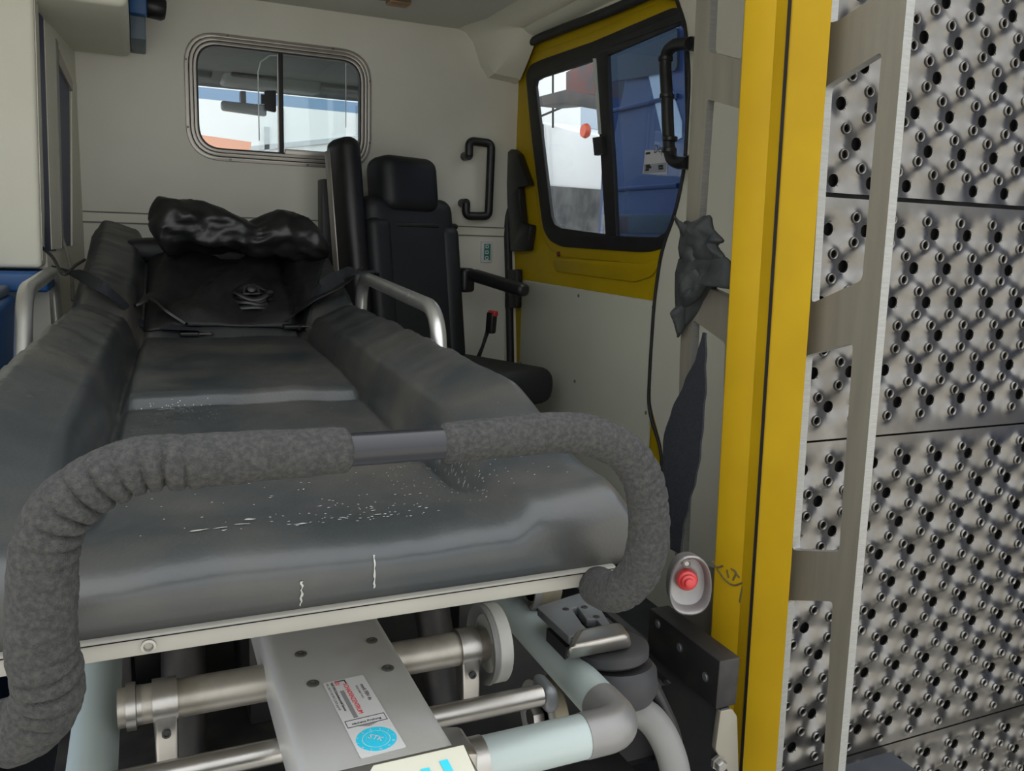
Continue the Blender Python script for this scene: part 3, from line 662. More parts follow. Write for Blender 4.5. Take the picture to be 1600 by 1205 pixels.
for sgn, j in ((-1, 0), (1, W_-1)):
    idx = [[i*W_+j for i in range(H_)]]
    for t, out_ in ((.25, .012), (.55, .014), (.85, .006), (1., -.004)):
        ring = []
        for i in range(H_):
            p = rows[i][j]; zz = p.z+(min(zbot(p.y), p.z)-p.z)*t
            V.append(Vector((p.x+sgn*out_*sst(0, 20, i), p.y, zz))); ring.append(len(V)-1)
        idx.append(ring)
    for a, b in zip(idx, idx[1:]):
        Fc += [(a[i], a[i+1], b[i+1], b[i]) for i in range(H_-1)]
    sd.append(idx[-1])
Fc += [(sd[0][i], sd[0][i+1], sd[1][i+1], sd[1][i]) for i in range(H_-1)]
mt = mk('mattress', V, Fc, vinyl, stx, True); tag(mt, 'black vinyl mattress with raised side bolsters')
# dried splashes on the foot end
bm = bmesh.new()
def splash(x, y, ru, ry):
    p = hit(x, y)
    if p.y < YF+.06 or p.y > 2.2: return
    c = bm.verts.new(p+Vector((0, 0, .0012))); ring = []
    for k in range(9):
        a = 2*PI*k/9; q_ = random.uniform(.6, 1.25); X_ = p.x+math.cos(a)*ru*q_; Y_ = p.y+math.sin(a)*ry*q_
        ring.append(bm.verts.new((X_, Y_, mat_h((X_-cxY(Y_))/hwY(Y_), max(Y_, YF+.04))+.0009)))
    for k in range(9): bm.faces.new((c, ring[k], ring[(k+1) % 9]))
for x, y, a, b in ((500, 792, .004, .0015), (540, 818, .009, .005), (620, 811, .012, .003), (590, 805, .005, .0015), (594, 842, .004, .004), (720, 797, .007, .004), (715, 803, .006, .0025), (640, 811, .008, .002), (470, 820, .008, .003), (390, 813, .007, .006), (310, 830, .012, .003), (345, 826, .008, .002), (380, 820, .010, .002), (260, 640, .016, .002), (165, 870, .010, .003)):
    splash(x, y, a*.8, b*.9)
for _ in range(190):
    x, y = random.gauss(560, 90), random.gauss(812, 22); splash(x, y, random.uniform(.0006, .0022), random.uniform(.0005, .0014))
for _ in range(150):
    splash(random.gauss(690, 60), random.gauss(735, 28), .0007, .0006)
for _ in range(120):
    splash(random.uniform(190, 900), random.uniform(630, 880), random.uniform(.0005, .0014), random.uniform(.0004, .001))
for _ in range(60):
    splash(random.gauss(285, 30), random.gauss(640, 6), .0010, .0006)
sp = bmlink('dried_splashes', bm, stain, mt); tag(sp, 'pale dried splashes and dust specks', kind='stuff')
# drips down the rolled front edge
def front_y(zk):
    t = min(np.linspace(0, 1, 60), key=lambda q_: abs(front_prof(q_)[1]-zk)); return front_prof(t)[0]
for (x, ya, yb) in ((470, 905, 948), (584, 868, 918)):
    xx = onY(x, ya, YF).x; zt_ = onY(x, ya, YF).z; zl = onY(x, yb, YF).z; pts = []
    Vd, Fd = [], []
    for k in range(13):
        zz = zt_+(zl-zt_)*k/12; t = min(1, max(0, (zz-zb_)/(mat_h((xx-cxY(.75))/hwY(.75), YF+.045)-zb_))); wd = random.uniform(.0003, .0012)
        yq = front_y(t)-.0012; jx = random.uniform(-.0008, .0008)
        Vd += [(xx-wd+jx, yq, zz), (xx+wd+jx, yq, zz)]
    for k in range(12): Fd.append((2*k, 2*k+1, 2*k+3, 2*k+2))
    mk('drip_mark', Vd, Fd, stain, mt)
# tray rim and deck
tr = hexa('tray', [(cxY(.7)-.315, .698, .726), (cxY(.7)+.312, .698, .726), (cxY(2.2)+.335, YH, .722), (cxY(2.2)-.335, YH, .722), (cxY(.7)-.315, .698, .7445), (cxY(.7)+.312, .698, .7445), (cxY(2.2)+.335, YH, .747), (cxY(2.2)-.335, YH, .747)], mat('tray_rim', (.27, .26, .225), .45, c2=(.24, .23, .20), scale=8), stx, .003)
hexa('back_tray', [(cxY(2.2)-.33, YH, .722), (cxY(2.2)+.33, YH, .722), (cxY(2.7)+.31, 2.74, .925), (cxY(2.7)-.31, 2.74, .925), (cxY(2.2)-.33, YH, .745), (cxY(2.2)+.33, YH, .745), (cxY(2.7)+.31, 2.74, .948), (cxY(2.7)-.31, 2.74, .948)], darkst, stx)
FT = Frame((0, .6975, 0), (1, 0, 0), (0, 0, 1))
q_ = FT.px(231, 988); lathe('rivet', [(.006, -.001), (.006, .0015), (.004, .002), (.003, -.0005), (0, -.0005)], FT.pt(q_.x, .7345), (0, -1, 0), screwm, tr, 16)
q_ = FT.px(965, 868)
# foam covered push handle
hpx = [(0, 1150, .64), (50, 1128, .63), (76, 1080, .615), (66, 1010, .605), (66, 920, .60), (72, 850, .598), (98, 795, .596), (150, 755, .595), (215, 728, .595), (285, 722, .595), (400, 713, .595), (548, 703, .595), (690, 693, .595), (780, 684, .595), (870, 676, .595), (930, 683, .596), (978, 709, .598), (1006, 752, .60), (1014, 810, .605), (1010, 860, .612), (995, 900, .625), (962, 925, .65), (930, 915, .70)]
hpath = resample(smoothpath([onY(x, y, Y) for x, y, Y in hpx], 12), .0016)
hd = tube('push_handle', hpath, .0125, mat('handle_tube', (.008, .0085, .012), .25, c2=(.012, .0125, .017), scale=4), stx, 20); tag(hd, 'glossy dark blue-black bent push tube')
def near(px, py, Y):
    t = onY(px, py, Y); return min(range(len(hpath)), key=lambda i: (hpath[i]-t).length)
def foam_part(i0, i1, r0, r1, bends, label, seed, gd=0.):
    path = hpath[i0:i1+1]; N = len(path); rads = []; amps = []
    for i in range(N):
        t = i/(N-1); rr = r0+(r1-r0)*t
        amp = max((math.exp(-((t-c)/wd)**2) for c, wd in bends), default=0)
        amps.append(amp); e = min(i, N-1-i)*.0016
        rads.append(rr*(1-.35*math.exp(-(e/.003)**2)))
    def rf(i, a):
        p = path[i]; nn = .035*fbm((p.x*90+math.cos(a)*1.2, p.y*90+math.sin(a)*1.2, p.z*90+seed))
        ph = (i*.0016/.0135+.10*math.sin(a)+.12*fbm((i*.01, math.cos(a)*.7, seed))) % 1.; groove = 1-math.exp(-((ph-.5)/.13)**2)
        k = amps[i]; return 1+nn+.05*fbm((p.x*25, p.z*25, math.cos(a)+seed))*k-.24*k*(1-groove)*(.55+.45*math.cos(a-gd))
    o = tube('foam_grip', path, rads, foam, stx, 40, True, rf); tag(o, label); return o
iA = near(0, 1150, .64); iB = near(549, 703, .595); iC = near(688, 693, .595); iD = len(hpath)-1
foam_part(iA, iB, .0245, .0172, [(.55, .13), (.17, .08), (.68, .06)], 'worn grey-black foam grip with a wrinkled bend', 1., PI)
foam_part(iC, iD, .0162, .0205, [(.50, .10), (.83, .10)], 'worn grey-black foam grip with a wrinkled bend', 7.)
# folding side rails
def rail(pts, X, parent):
    P_ = [onX(x, y, X) for x, y in pts]
    path = fillet([Vector((P_[0].x, P_[0].y, .74)), P_[1], P_[2], Vector((P_[2].x, P_[2].y+.03, .74))], .07, 10)
    rl = tube('side_rail', resample(path, .01), .0165, mat('rail_tube', (.62, .62, .60), .33, .8, c2=(.54, .54, .52), scale=12, rvar=.06), parent, 18); return rl
rlR = rail([(690, 548), (684, 484), (566, 432)], .553, stx)
rlL = rail([(30, 545), (38, 455), (82, 424)], -.225, stx)

# ---- undercarriage: central beam, cross tubes, rollers, lower U frame
und = thing('stretcher_loading_frame', (.2, .9, 0.), 'silver steel loading frame of tubes and rollers under the stretcher', 'frame')
ZB = .60
bL0, bR0 = onZ(408, 985, ZB), onZ(582, 955, ZB); bL1, bR1 = onZ(462, 1180, ZB), onZ(724, 1168, ZB)
xl, xr = (bL0.x+bL1.x)/2, (bR0.x+bR1.x)/2; yn = (bL1.y+bR1.y)/2-.024
beam = hexa('centre_beam', [(xl, yn, ZB-.075), (xr, yn, ZB-.075), (xr, 1.5, ZB-.075), (xl, 1.5, ZB-.075), (xl, yn, ZB), (xr, yn, ZB), (xr, 1.5, ZB), (xl, 1.5, ZB)], beamst, und, .012, 4)
FBm = Frame((0, 0, ZB), (1, 0, 0), (0, 1, 0))
b0 = None
for (x, y) in ((470, 1023), (581, 1002), (489, 1069), (606, 1045)):
    p = FBm.px(x, y)
    if b0 is None:
        b0 = lathe('bolt', [(.0068, 0), (.0068, .0012), (.0055, .002), (.0030, .002), (.0028, .0002), (0, .0002)], FBm.pt(p.x, p.y), (0, 0, 1), mat('bolt_dark', (.16, .155, .14), .4, .7, c2=(.10, .10, .09), scale=60), beam, 18)
    else: copyto(b0, 'bolt', FBm.pt(p.x, p.y), beam)
# end cap of the beam with an ivory label
capb = hexa('beam_end_cap', [(xl-.004, yn-.045, ZB-.09), (xr+.012, yn-.045, ZB-.09), (xr+.012, yn+.008, ZB-.09), (xl-.004, yn+.008, ZB-.09), (xl-.004, yn-.045, ZB-.012), (xr+.012, yn-.045, ZB-.012), (xr+.006, yn+.008, ZB+.003), (xl-.004, yn+.008, ZB+.003)], steel, und, .004)
FC = Frame((0, yn-.02, ZB-.0035), (1, 0, 0), (0, 1, .28))
lb = FC.plate('ivory_label', [(xl+.02, -.028), (xr+.004, -.028), (xr+.003, .020), (xl+.06, .020)], [], .002, ivory, capb, lift=.0035)
uu = FC.px(652, 1190); FC.plate('cyan_letter', [(uu.x, -.03), (uu.x+.008, -.03), (uu.x+.007, .004), (uu.x-.001, .004)], [], .0006, cyan, lb, lift=.0046)
FC.plate('cyan_letter', [(uu.x+.022, -.03), (uu.x+.029, -.03), (uu.x+.026, .008), (uu.x+.018, .008)], [], .0006, cyan, lb, lift=.0046)
FC.plate('cyan_letter', [(uu.x+.006, -.022), (uu.x+.024, -.022), (uu.x+.024, -.017), (uu.x+.006, -.017)], [], .0006, cyan, lb, lift=.0046)
# inspection sticker
Q = [FBm.px(*p) for p in ((516, 1067), (578, 1053), (635, 1170), (564, 1187))]
uax = (Q[1]-Q[0]+Q[2]-Q[3]).normalized(); vax = Vector((-uax.y, uax.x))
so = (Q[0]+Q[3])/2; FSt = Frame(FBm.pt(Q[3].x, Q[3].y, .0006), (uax.x, uax.y, 0), (vax.x, vax.y, 0))
SW = ((Q[1]-Q[0]).length+(Q[2]-Q[3]).length)/2; SH = (Q[0]-Q[3]).dot(vax)
stk = FSt.plate('inspection_sticker', rrect(0, SW, 0, SH, .002, 3), [], .0008, white, None, lift=.0006); tag(stk, 'white inspection sticker with cyan round badge on the steel beam', 'sticker')
A90 = -PI/2
text('red_print', 'SCHADENZENTRUM', FSt, SW*.43, SH*.93, SW*.155, A90, redt, stk, .001, .98)
text('red_logo', 'SZU', FSt, SW*.26, SH*.985, SW*.14, A90, redt, stk, .001, .8)
FSt.plate('grey_bar', [(SW*.275, SH*.46), (SW*.375, SH*.46), (SW*.375, SH*.84), (SW*.275, SH*.84)], [], .0003, greyt, stk, lift=.0008)
text('small_print', 'HARTUNG Sicherheitstechnik Kaserstr', FSt, SW*.155, SH*.975, SW*.088, A90, inkm, stk, .001, .92)
text('small_print', 'VPS. 200 91 /36 MPG § 2020 geprüft', FSt, SW*.045, SH*.975, SW*.085, A90, greyt, stk, .001, .98)
text('maker_print', 'medi FEH de', FSt, SW*.80, SH*.87, SW*.13, A90, inkm, stk, .001, 1.1)
text('small_print', 'Leitung in Jaeger Technik', FSt, SW*.69, SH*.87, SW*.07, A90, greyt, stk, .001, .85)
FSt.plate('logo_arc', [(SW*.28, SH*.985), (SW*.52, SH*.985), (SW*.53, SH*.93), (SW*.50, SH*.93), (SW*.49, SH*.972), (SW*.28, SH*.972)], [], .0003, inkm, stk, lift=.0008)
FSt.plate('banner_frame', [(SW*.04, SH*.355), (SW*.96, SH*.355), (SW*.96, SH*.445), (SW*.04, SH*.445)], [[(SW*.055, SH*.362), (SW*.945, SH*.362), (SW*.945, SH*.438), (SW*.055, SH*.438)]], .0003, inkm, stk, lift=.0008)
text('banner_print', 'nächste Prüfung', FSt, SW*.5, SH*.38, SW*.105, 0, inkm, stk, .001, 1., 'CENTER')
FSt.plate('arrow', [(SW*.25, SH*.355), (SW*.5, SH*.325), (SW*.75, SH*.355)], [], .0003, greyt, stk, lift=.0008)
cxs, cys, R0 = SW*.50, SH*.165, SW*.44
circ = lambda r_, n=40: [Vector((cxs+math.cos(2*PI*k/n)*r_, cys+math.sin(2*PI*k/n)*r_*min(1, SH*.155/R0))) for k in range(n)]
FSt.plate('cyan_badge', circ(R0), [circ(R0*.70), ], .0003, cyan, stk, lift=.0008)
FSt.plate('cyan_badge', circ(R0*.66), [circ(R0*.50)], .0003, cyan, stk, lift=.0008)
FSt.plate('cyan_badge', circ(R0*.485), [], .0003, cyan, stk, lift=.0008)
for k in range(12):
    a = 2*PI*k/12; text('badge_number', str(k+1), FSt, cxs+math.cos(a)*R0*.84-.001, cys+math.sin(a)*R0*.84*.95-.001, SW*.075, a-PI/2, white, stk, .0012, 1, 'CENTER')
text('badge_letters', 'STK', FSt, cxs-SW*.05, cys-SW*.03, SW*.22, -.75, white, stk, .0012, .9, 'CENTER')
# cross tube with collars and rollers
ZX, YX = .545, .94
pL, pR = onY(205, 1110, YX), onY(745, 1000, YX)
zt_ = (onY(330, 1085, YX).z+onY(690, 1015, YX).z)/2
def xtube(name, x0_, x1_, y, z, r_, m, parent, seg=24): return tube(name, [(x0_, y, z), (x1_, y, z)], r_, m, parent, seg)
xtube('cross_tube', -.045, pR.x+.03, YX, zt_, .0215, dirtyst, und)
def collar(xc, w_):
    c_ = lathe('collar', [(.0225, -w_/2), (.0255, -w_/2), (.0255, w_/2), (.0225, w_/2)], (xc, YX, zt_), (1, 0, 0), steel, und, 28)
    pr = [(xc, YX-.026, zt_+.004), (xc, YX-.030, zt_-.03), (xc, YX-.024, zt_-.062), (xc, YX-.006, zt_-.066), (xc, YX+.01, zt_-.02)]
    hexa('collar_tab', [(xc-w_*.45, YX-.026, zt_-.068), (xc+w_*.45, YX-.026, zt_-.068), (xc+w_*.45, YX+.0, zt_-.060), (xc-w_*.45, YX+.0, zt_-.060), (xc-w_*.5, YX-.024, zt_+.006), (xc+w_*.5, YX-.024, zt_+.006), (xc+w_*.5, YX+.015, zt_), (xc-w_*.5, YX+.015, zt_)], steel, c_, .004, 3)
    lathe('grub_screw', [(.005, 0), (.005, .0015), (.003, .0015), (.003, -.001), (0, -.001)], (xc, YX-.0265, zt_-.026), (0, -1, 0), mat('screw_black', (.02, .02, .02), .4, c2=(.03, .03, .03)), c_, 14)
    return c_
xcl = onY(258, 1100, YX).x; xcr = onY(728, 1018, YX).x
collar(xcl, .026); collar(xcr, .026)
lathe('bush', [(.016, 0), (.026, 0), (.026, .010), (.022, .011), (.022, .016)], (xcl-.04, YX, zt_), (1, 0, 0), steel, und, 24)
# roller (wheel) beside the right collar
def roller(xc, y, z, r_, w_, parent, tyre):
    g = lathe('roller', [(r_*.30, -w_*.2), (r_*.72, -w_*.2), (r_*.86, -w_*.45), (r_, -w_*.5), (r_*1.02, -w_*.35), (r_*.96, -w_*.2), (r_*.96, w_*.5), (r_*.3, w_*.5)], (xc, y, z), (1, 0, 0), greyrub, parent, 40)
    lathe('tread', [(r_*.955, -w_*.22), (r_*.99, -w_*.16), (r_*.99, w_*.46), (r_*.955, w_*.52)], (xc, y, z), (1, 0, 0), tyre, g, 40)
    lathe('wheel_face', [(r_*.30, -w_*.22), (r_*.70, -w_*.22), (r_*.70, -w_*.19), (r_*.30, -w_*.19)], (xc, y, z), (1, 0, 0), rubber, g, 32)
    lathe('axle_nut', [(r_*.28, -w_*.75), (r_*.30, -w_*.7), (r_*.30, -w_*.1), (0, -w_*.1)], (xc, y, z), (1, 0, 0), steel, g, 8)
    return g
roller(onY(765, 1003, YX).x, YX+.0, zt_, .052, .026, und, mat('pale_tread', (.33, .33, .30), .5, c2=(.26, .26, .23), scale=20))
roller(onY(836, 902, 1.08).x, 1.08, onY(836, 902, 1.08).z, .050, .045, und, tan)
roller(onY(850, 1130, .96).x, .96, onY(850, 1130, .96).z+.012, .052, .03, und, tan)
# lower cross rod
YL = .86
zl_ = (onY(400, 1182, YL).z+onY(800, 1094, YL).z)/2
xtube('lower_rod', -.05, onY(845, 1085, YL).x, YL, zl_, .0135, steel, und, 20)
lathe('rod_bush', [(.013, -.008), (.019, -.008), (.019, .008), (.013, .008)], (onY(455, 1185, YL).x, YL, zl_), (1, 0, 0), darkst, und, 20)
hexa('rod_bracket', [Vector(q_)*1. for q_ in [(onY(845, 1090, YL).x, YL-.02, zl_-.02), (onY(866, 1090, YL).x, YL-.02, zl_-.016), (onY(866, 1090, YL).x, YL+.03, zl_-.016), (onY(845, 1090, YL).x, YL+.03, zl_-.02), (onY(845, 1090, YL).x, YL-.012, zl_+.016), (onY(866, 1090, YL).x, YL-.012, zl_+.012), (onY(866, 1090, YL).x, YL+.03, zl_+.012), (onY(845, 1090, YL).x, YL+.03, zl_+.016)]], greyst, und, .008, 3)
# lower U frame: arms along the vehicle, elbow, front bar
ZU = .50
xa = (onZ(785, 930, ZU).x+onZ(945, 1115, ZU).x)/2; xb = -.071; ye = onZ(955, 1140, ZU).y
RU = .0255
pf = onZ(776, 925, ZU); kf = (pf.x-xa)/(pf.y-ye-.055)
tube('frame_arm', [(xa+kf*(1.6-ye-.055), 1.6, ZU), (xa, ye+.055, ZU)], RU, alu, und, 28)
tube('frame_arm', [(xb, 1.6, ZU), (xb, ye+.055, ZU)], RU, alu, und, 28)
def elbow(xx, sg):
    path = fillet([(xx, ye+.056, ZU), (xx, ye, ZU), (xx-sg*.056, ye, ZU)], .05, 12)
    return tube('elbow', path, RU*1.04, mat('cast_elbow', (.21, .205, .20), .42, .5, c2=(.18, .178, .17), scale=12), und, 28)
elbow(xa, 1); elbow(xb, -1)
xs_ = onZ(738, 1190, ZU).x
tube('front_bar', [(xa-.055, ye, ZU), (xs_, ye, ZU)], RU, alu, und, 28)
tube('front_bar', [(xb+.055, ye, ZU), (xl-.005, ye, ZU)], RU, alu, und, 28)
lathe('bar_ring', [(RU, -.01), (RU*1.06, -.01), (RU*1.06, .008), (RU, .008)], (xs_+.004, ye, ZU), (1, 0, 0), steel, und, 28)
hexa('bar_socket', [(xr-.02, ye-.03, ZU-.03), (xs_-.004, ye-.028, ZU-.027), (xs_-.004, ye+.028, ZU-.027), (xr-.02, ye+.03, ZU-.03), (xr-.02, ye-.03, ZU+.045), (xs_-.004, ye-.028, ZU+.03), (xs_-.004, ye+.028, ZU+.03), (xr-.02, ye+.03, ZU+.045)], steel, und, .006)
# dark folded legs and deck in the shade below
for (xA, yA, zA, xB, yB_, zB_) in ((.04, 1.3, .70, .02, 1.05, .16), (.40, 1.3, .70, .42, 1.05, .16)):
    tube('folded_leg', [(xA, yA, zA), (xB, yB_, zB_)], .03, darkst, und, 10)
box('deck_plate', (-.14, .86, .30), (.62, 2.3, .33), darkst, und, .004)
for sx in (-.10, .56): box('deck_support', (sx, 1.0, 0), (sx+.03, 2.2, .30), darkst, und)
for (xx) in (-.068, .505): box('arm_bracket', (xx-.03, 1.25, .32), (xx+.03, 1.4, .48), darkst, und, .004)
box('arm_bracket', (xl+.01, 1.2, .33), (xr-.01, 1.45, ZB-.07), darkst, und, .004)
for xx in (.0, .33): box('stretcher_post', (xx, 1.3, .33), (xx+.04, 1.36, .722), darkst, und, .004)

# ---- wheel and fork on the right of the frame
cs = thing('stretcher_castor', (.62, 1.05, 0), 'black castor fork with silver cap beside the tubes', 'castor')
ZP = onY(930, 945, 1.12).z
FP = Frame((0, 0, .56), (1, 0, 0), (0, 1, 0))
pk = FP.poly([(855, 940), (905, 925), (945, 985), (890, 1000)])
plate('slotted_plate', roundpoly(FP.poly([(838, 948), (920, 922), (955, 978), (890, 996)]), .006), [roundpoly(FP.poly([(893, 951), (902, 948), (916, 967), (932, 968), (944, 982), (922, 986), (910, 976)]), .003)], FP.o, FP.U, FP.V, .012, greyst, cs, .001)
screw_on(FP, [tuple(FP.px(*p)) for p in ((884, 952), (913, 949), (932, 964))], cs, .005, .001, darkst, 'plate_screw')
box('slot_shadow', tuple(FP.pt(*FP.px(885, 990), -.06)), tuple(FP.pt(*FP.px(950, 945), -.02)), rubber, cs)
cp = FP.px(940, 1005)
hexa('silver_cap', [onZ(884, 1034, .535), onZ(990, 1014, .535), onZ(972, 985, .535), onZ(895, 1000, .535), onZ(884, 1014, .567), onZ(987, 993, .567), onZ(968, 970, .567), onZ(903, 982, .567)], steel, cs, .009, 4)
lc = onZ(955, 1040, .50)
lathe('swivel_ring', [(.052, -.004), (.056, 0), (.056, .012), (.05, .016)], onZ(950, 1020, .515), (0, .1, 1), rubber, cs, 32)
# fork: curved shroud with an open side
cF = onZ(972, 1085, .43)
V, Fc = [], []
for k in range(25):
    a = math.radians(-75+150*k/24)
    for (rr, zz) in ((.070, .075), (.078, .03), (.074, -.06), (.066, -.06), (.068, .03), (.060, .068)):
        V.append(cF+Vector((math.sin(a)*rr+.005, -math.cos(a)*rr*.25+.03, zz-.05*(1-math.cos(a))*0)))
for k in range(24):
    for j in range(6): Fc.append((k*6+j, k*6+(j+1) % 6, (k+1)*6+(j+1) % 6, (k+1)*6+j))
Fc += [tuple(range(6)), tuple(24*6+j for j in range(6))]
lathe('fork_hub', [(0, .0), (.050, .0), (.056, -.008), (.058, -.035), (.05, -.05), (0, -.05)], onZ(962, 1034, .505), (0, .12, 1), rubber, cs, 36)
arc = [onY(x, y, .93) for x, y in ((905, 1090), (915, 1055), (950, 1040), (995, 1050), (1020, 1090), (1040, 1140), (1046, 1205), (1046, 1290))]
tube('fork_shroud', resample(smoothpath(arc, 8), .008), .015, black, cs, 14, squash=2.4)
box('fork_inner', tuple(onY(915, 1140, .99)+Vector((0, 0, -.05))), tuple(onY(1035, 1065, .96)), rubber, cs, .01)
lathe('castor_wheel', [(.02, -.018), (.085, -.018), (.095, -.008), (.095, .008), (.085, .018), (.02, .018)], onY(960, 1290, .98), (1, .15, 0), rubber, cs, 40)
hs = [onY(x, y, Y) for x, y, Y in ((962, 1120, .93), (985, 1108, .91), (1018, 1125, .89), (1045, 1170, .87), (1058, 1230, .86), (1062, 1330, .86))]
o = tube('grey_hose', resample(smoothpath(hs, 8), .006), .0215, greyrub, None, 24); tag(o, 'thick grey rubber hose bending down beside the castor', 'hose')
tag(tube('castor_arm', [onY(850, 960, 1.06), onY(905, 1010, 1.0), onY(880, 1075, .97)], .03, greyst, cs, 14))

# ================================================================== BUNDLE, BELTS ON THE STRETCHER
bg_ = thing('black_bundle', mat_top(0, 2.5), 'crumpled black vinyl sheet bundled over the stretcher head end', 'bundle')
# roll along the head end
pts = [(232, 340), (262, 345), (305, 352), (350, 362), (395, 372), (440, 372), (478, 378), (515, 392)]
top = [305, 307, 312, 322, 347, 326, 338, 372]; bot = [392, 396, 396, 396, 398, 402, 410, 420]
YR = 2.52
Vb, Fb = [], []; NS, NR = 70, 40
def lerp1(arr, t):
    x = t*(len(arr)-1); i = min(int(x), len(arr)-2); k = x-i; k = k*k*(3-2*k) if False else k; return arr[i]*(1-k)+arr[i+1]*k
for i in range(NS+1):
    t = i/NS; x = lerp1([p[0] for p in pts], t); yt = lerp1(top, t); yb = lerp1(bot, t)
    A = onY(x, yt, YR); B = onY(x, yb, YR); c = (A+B)/2; hz = (A.z-B.z)/2; hy = .10
    e = min(1, (min(t, 1-t)*9+.02))**.5
    for k in range(NR):
        a = 2*PI*k/NR; dz, dy = math.sin(a), math.cos(a)
        n_ = .22*fbm((x*.018, dy*1.5, dz*1.5))+.10*abs(fbm((x*.05+dz*2, dy*3, 4.)))-.05
        fold = .07*math.sin(x*.09+a*2.+2*fbm((x*.01, a, 1)))
        q_ = (1+n_+fold)*e
        Vb.append(c+Vector((.01*math.sin(a*3)*e, -dy*hy*q_, dz*hz*(q_ if dz < .3 else (.35*q_+.65*e)))))
for i in range(NS):
    for k in range(NR): Fb.append((i*NR+k, i*NR+(k+1) % NR, (i+1)*NR+(k+1) % NR, (i+1)*NR+k))
Fb += [tuple(range(NR)), tuple(NS*NR+k for k in range(NR))]
mk('rolled_sheet', Vb, Fb, bagm, bg_, True)
# drape lying on the backrest down to the hinge
Vb, Fb = [], []; NU, NV = 60, 44
for j in range(NV+1):
    t = j/NV
    for i in range(NU+1):
        s = i/NU
        lo_x = (222+(.5-s)*0); xp = (224+(232-224)*t)+((478+30*t)-(224+8*t))*s
        yp = 522-8*math.sin(s*PI)+(395-518)*t
        p = hit(xp, yp); u = max(-.99, min(.99, (p.x-cxY(p.y))/hwY(p.y))); zz = mat_h(u, p.y)
        ed = min(1, min(s, 1-s)*8)*min(1, t*8+.15)
        lift = .006+ed*(.014+.016*fbm((xp*.012, yp*.02, 3.))+.010*math.sin(xp*.045+yp*.05)+.012*abs(fbm((xp*.03+yp*.02, yp*.01, 9.))))
        Vb.append(Vector((p.x, p.y, zz+max(.003, lift))))
for j in range(NV):
    for i in range(NU): Fb.append((j*(NU+1)+i, j*(NU+1)+i+1, (j+1)*(NU+1)+i+1, (j+1)*(NU+1)+i))
dr = mk('draped_sheet', Vb, Fb, bagm2, bg_, True)
sm = dr.modifiers.new('thick', 'SOLIDIFY'); sm.thickness = .003; sm.offset = -1
# pillow end showing at the left of the roll
hpw = onY(200, 378, 2.72)
sbm = bmesh.new(); bmesh.ops.create_uvsphere(sbm, u_segments=32, v_segments=16, radius=1)
for v in sbm.verts:
    s_ = lambda t: math.copysign(abs(t)**.6, t); v.co = hpw+Vector((.26+s_(v.co.x)*.30, -.01+s_(v.co.y)*.09, -.022+s_(v.co.z)*.04))
o = autosm(bmlink('head_pillow', sbm, seatm), 1.2); tag(o, 'flat black pillow at the head end behind the bundle', 'pillow')
# belts
def ribbon(name, pts, wid, m, parent=None, th=.002, twist=None, n=10, side=None):
    """strap with thickness along 3D points; width direction per point"""
    path = smoothpath([p for p, _ in pts], n); wd = smoothpath([w_ for _, w_ in pts], n)
    V, Fc = [], []
    N = len(path)
    for i in range(N):
        T_ = (path[min(i+1, N-1)]-path[max(i-1, 0)]).normalized(); ww = wd[i]; ww = (ww-T_*ww.dot(T_)).normalized(); nn = T_.cross(ww)
        wq = wid[min(len(wid)-1, int(i/(N-1)*(len(wid)-1)+.5))] if isinstance(wid, list) else wid
        if isinstance(wid, list):
            x = i/(N-1)*(len(wid)-1); k = min(int(x), len(wid)-2); wq = wid[k]+(wid[k+1]-wid[k])*sst(0, 1, x-k)
        for a, b in ((-1, -1), (-.5, -1.), (0, -1), (.5, -1), (1, -1), (1, 1), (.5, 1), (0, 1), (-.5, 1), (-1, 1)):
            V.append(path[i]+ww*(a*wq/2)+nn*(b*th/2+.0*a))
    for i in range(N-1):
        for k in range(10): Fc.append((i*10+k, i*10+(k+1) % 10, (i+1)*10+(k+1) % 10, (i+1)*10+k))
    Fc += [tuple(range(10)), tuple((N-1)*10+k for k in range(10))]
    o = mk(name, V, Fc, m, parent); return autosm(o, .8)
def surf(x, y, lift=.006): return hit(x, y, lift)
UPZ = Vector((0, .3, 1)); AL = Vector((0, 1, 0))
bl1 = thing('stretcher_belt', surf(250, 515), 'black belt looped round the left side rail with a steel tongue', 'belt')
la = onX(84, 428, -.225)
ribbon('strap', [(la+Vector((.0, -.10, -.03)), UPZ), (la+Vector((-.03, -.03, .022)), AL), (la+Vector((.035, -.02, .012)), AL), (surf(150, 462, .03), Vector((.2, .6, .7))), (surf(190, 482, .015), Vector((.2, .8, .5))), (surf(222, 512, .012), Vector((0, 1, .3))), (surf(265, 520, .016), Vector((0, 1, .3))), (surf(312, 524, .014), AL)], [.02, .026, .026, .03, .03, .034, .034, .02], strapm, bl1, .003)
ribbon('folded_webbing', [(surf(212, 490, .02), AL), (surf(240, 492, .045), Vector((0, 1, .5))), (surf(262, 508, .035), AL), (surf(292, 520, .022), AL)], [.02, .04, .04, .02], bagm, bl1, .006)
def tongue(parent, x, y, ang):
    p = surf(x, y, .012); F_ = Frame(p, (math.cos(ang), math.sin(ang), 0), (-math.sin(ang), math.cos(ang), .1))
    F_.plate('tongue', roundpoly([(-.02, -.011), (.016, -.010), (.022, 0), (.016, .010), (-.02, .011)], .006), [roundpoly([(.002, -.005), (.014, -.004), (.014, .004), (.002, .005)], .003)], .003, steel, parent)
    F_.plate('tongue_body', roundpoly([(-.06, -.013), (-.014, -.013), (-.014, .013), (-.06, .013)], .004), [], .010, black, parent, lift=.002, bev=.002)
tongue(bl1, 321, 527, -.1)
bl2 = thing('stretcher_belt', surf(470, 515), 'black belt running from the right side rail with brown tag', 'belt')
ra = onX(572, 436, .553)
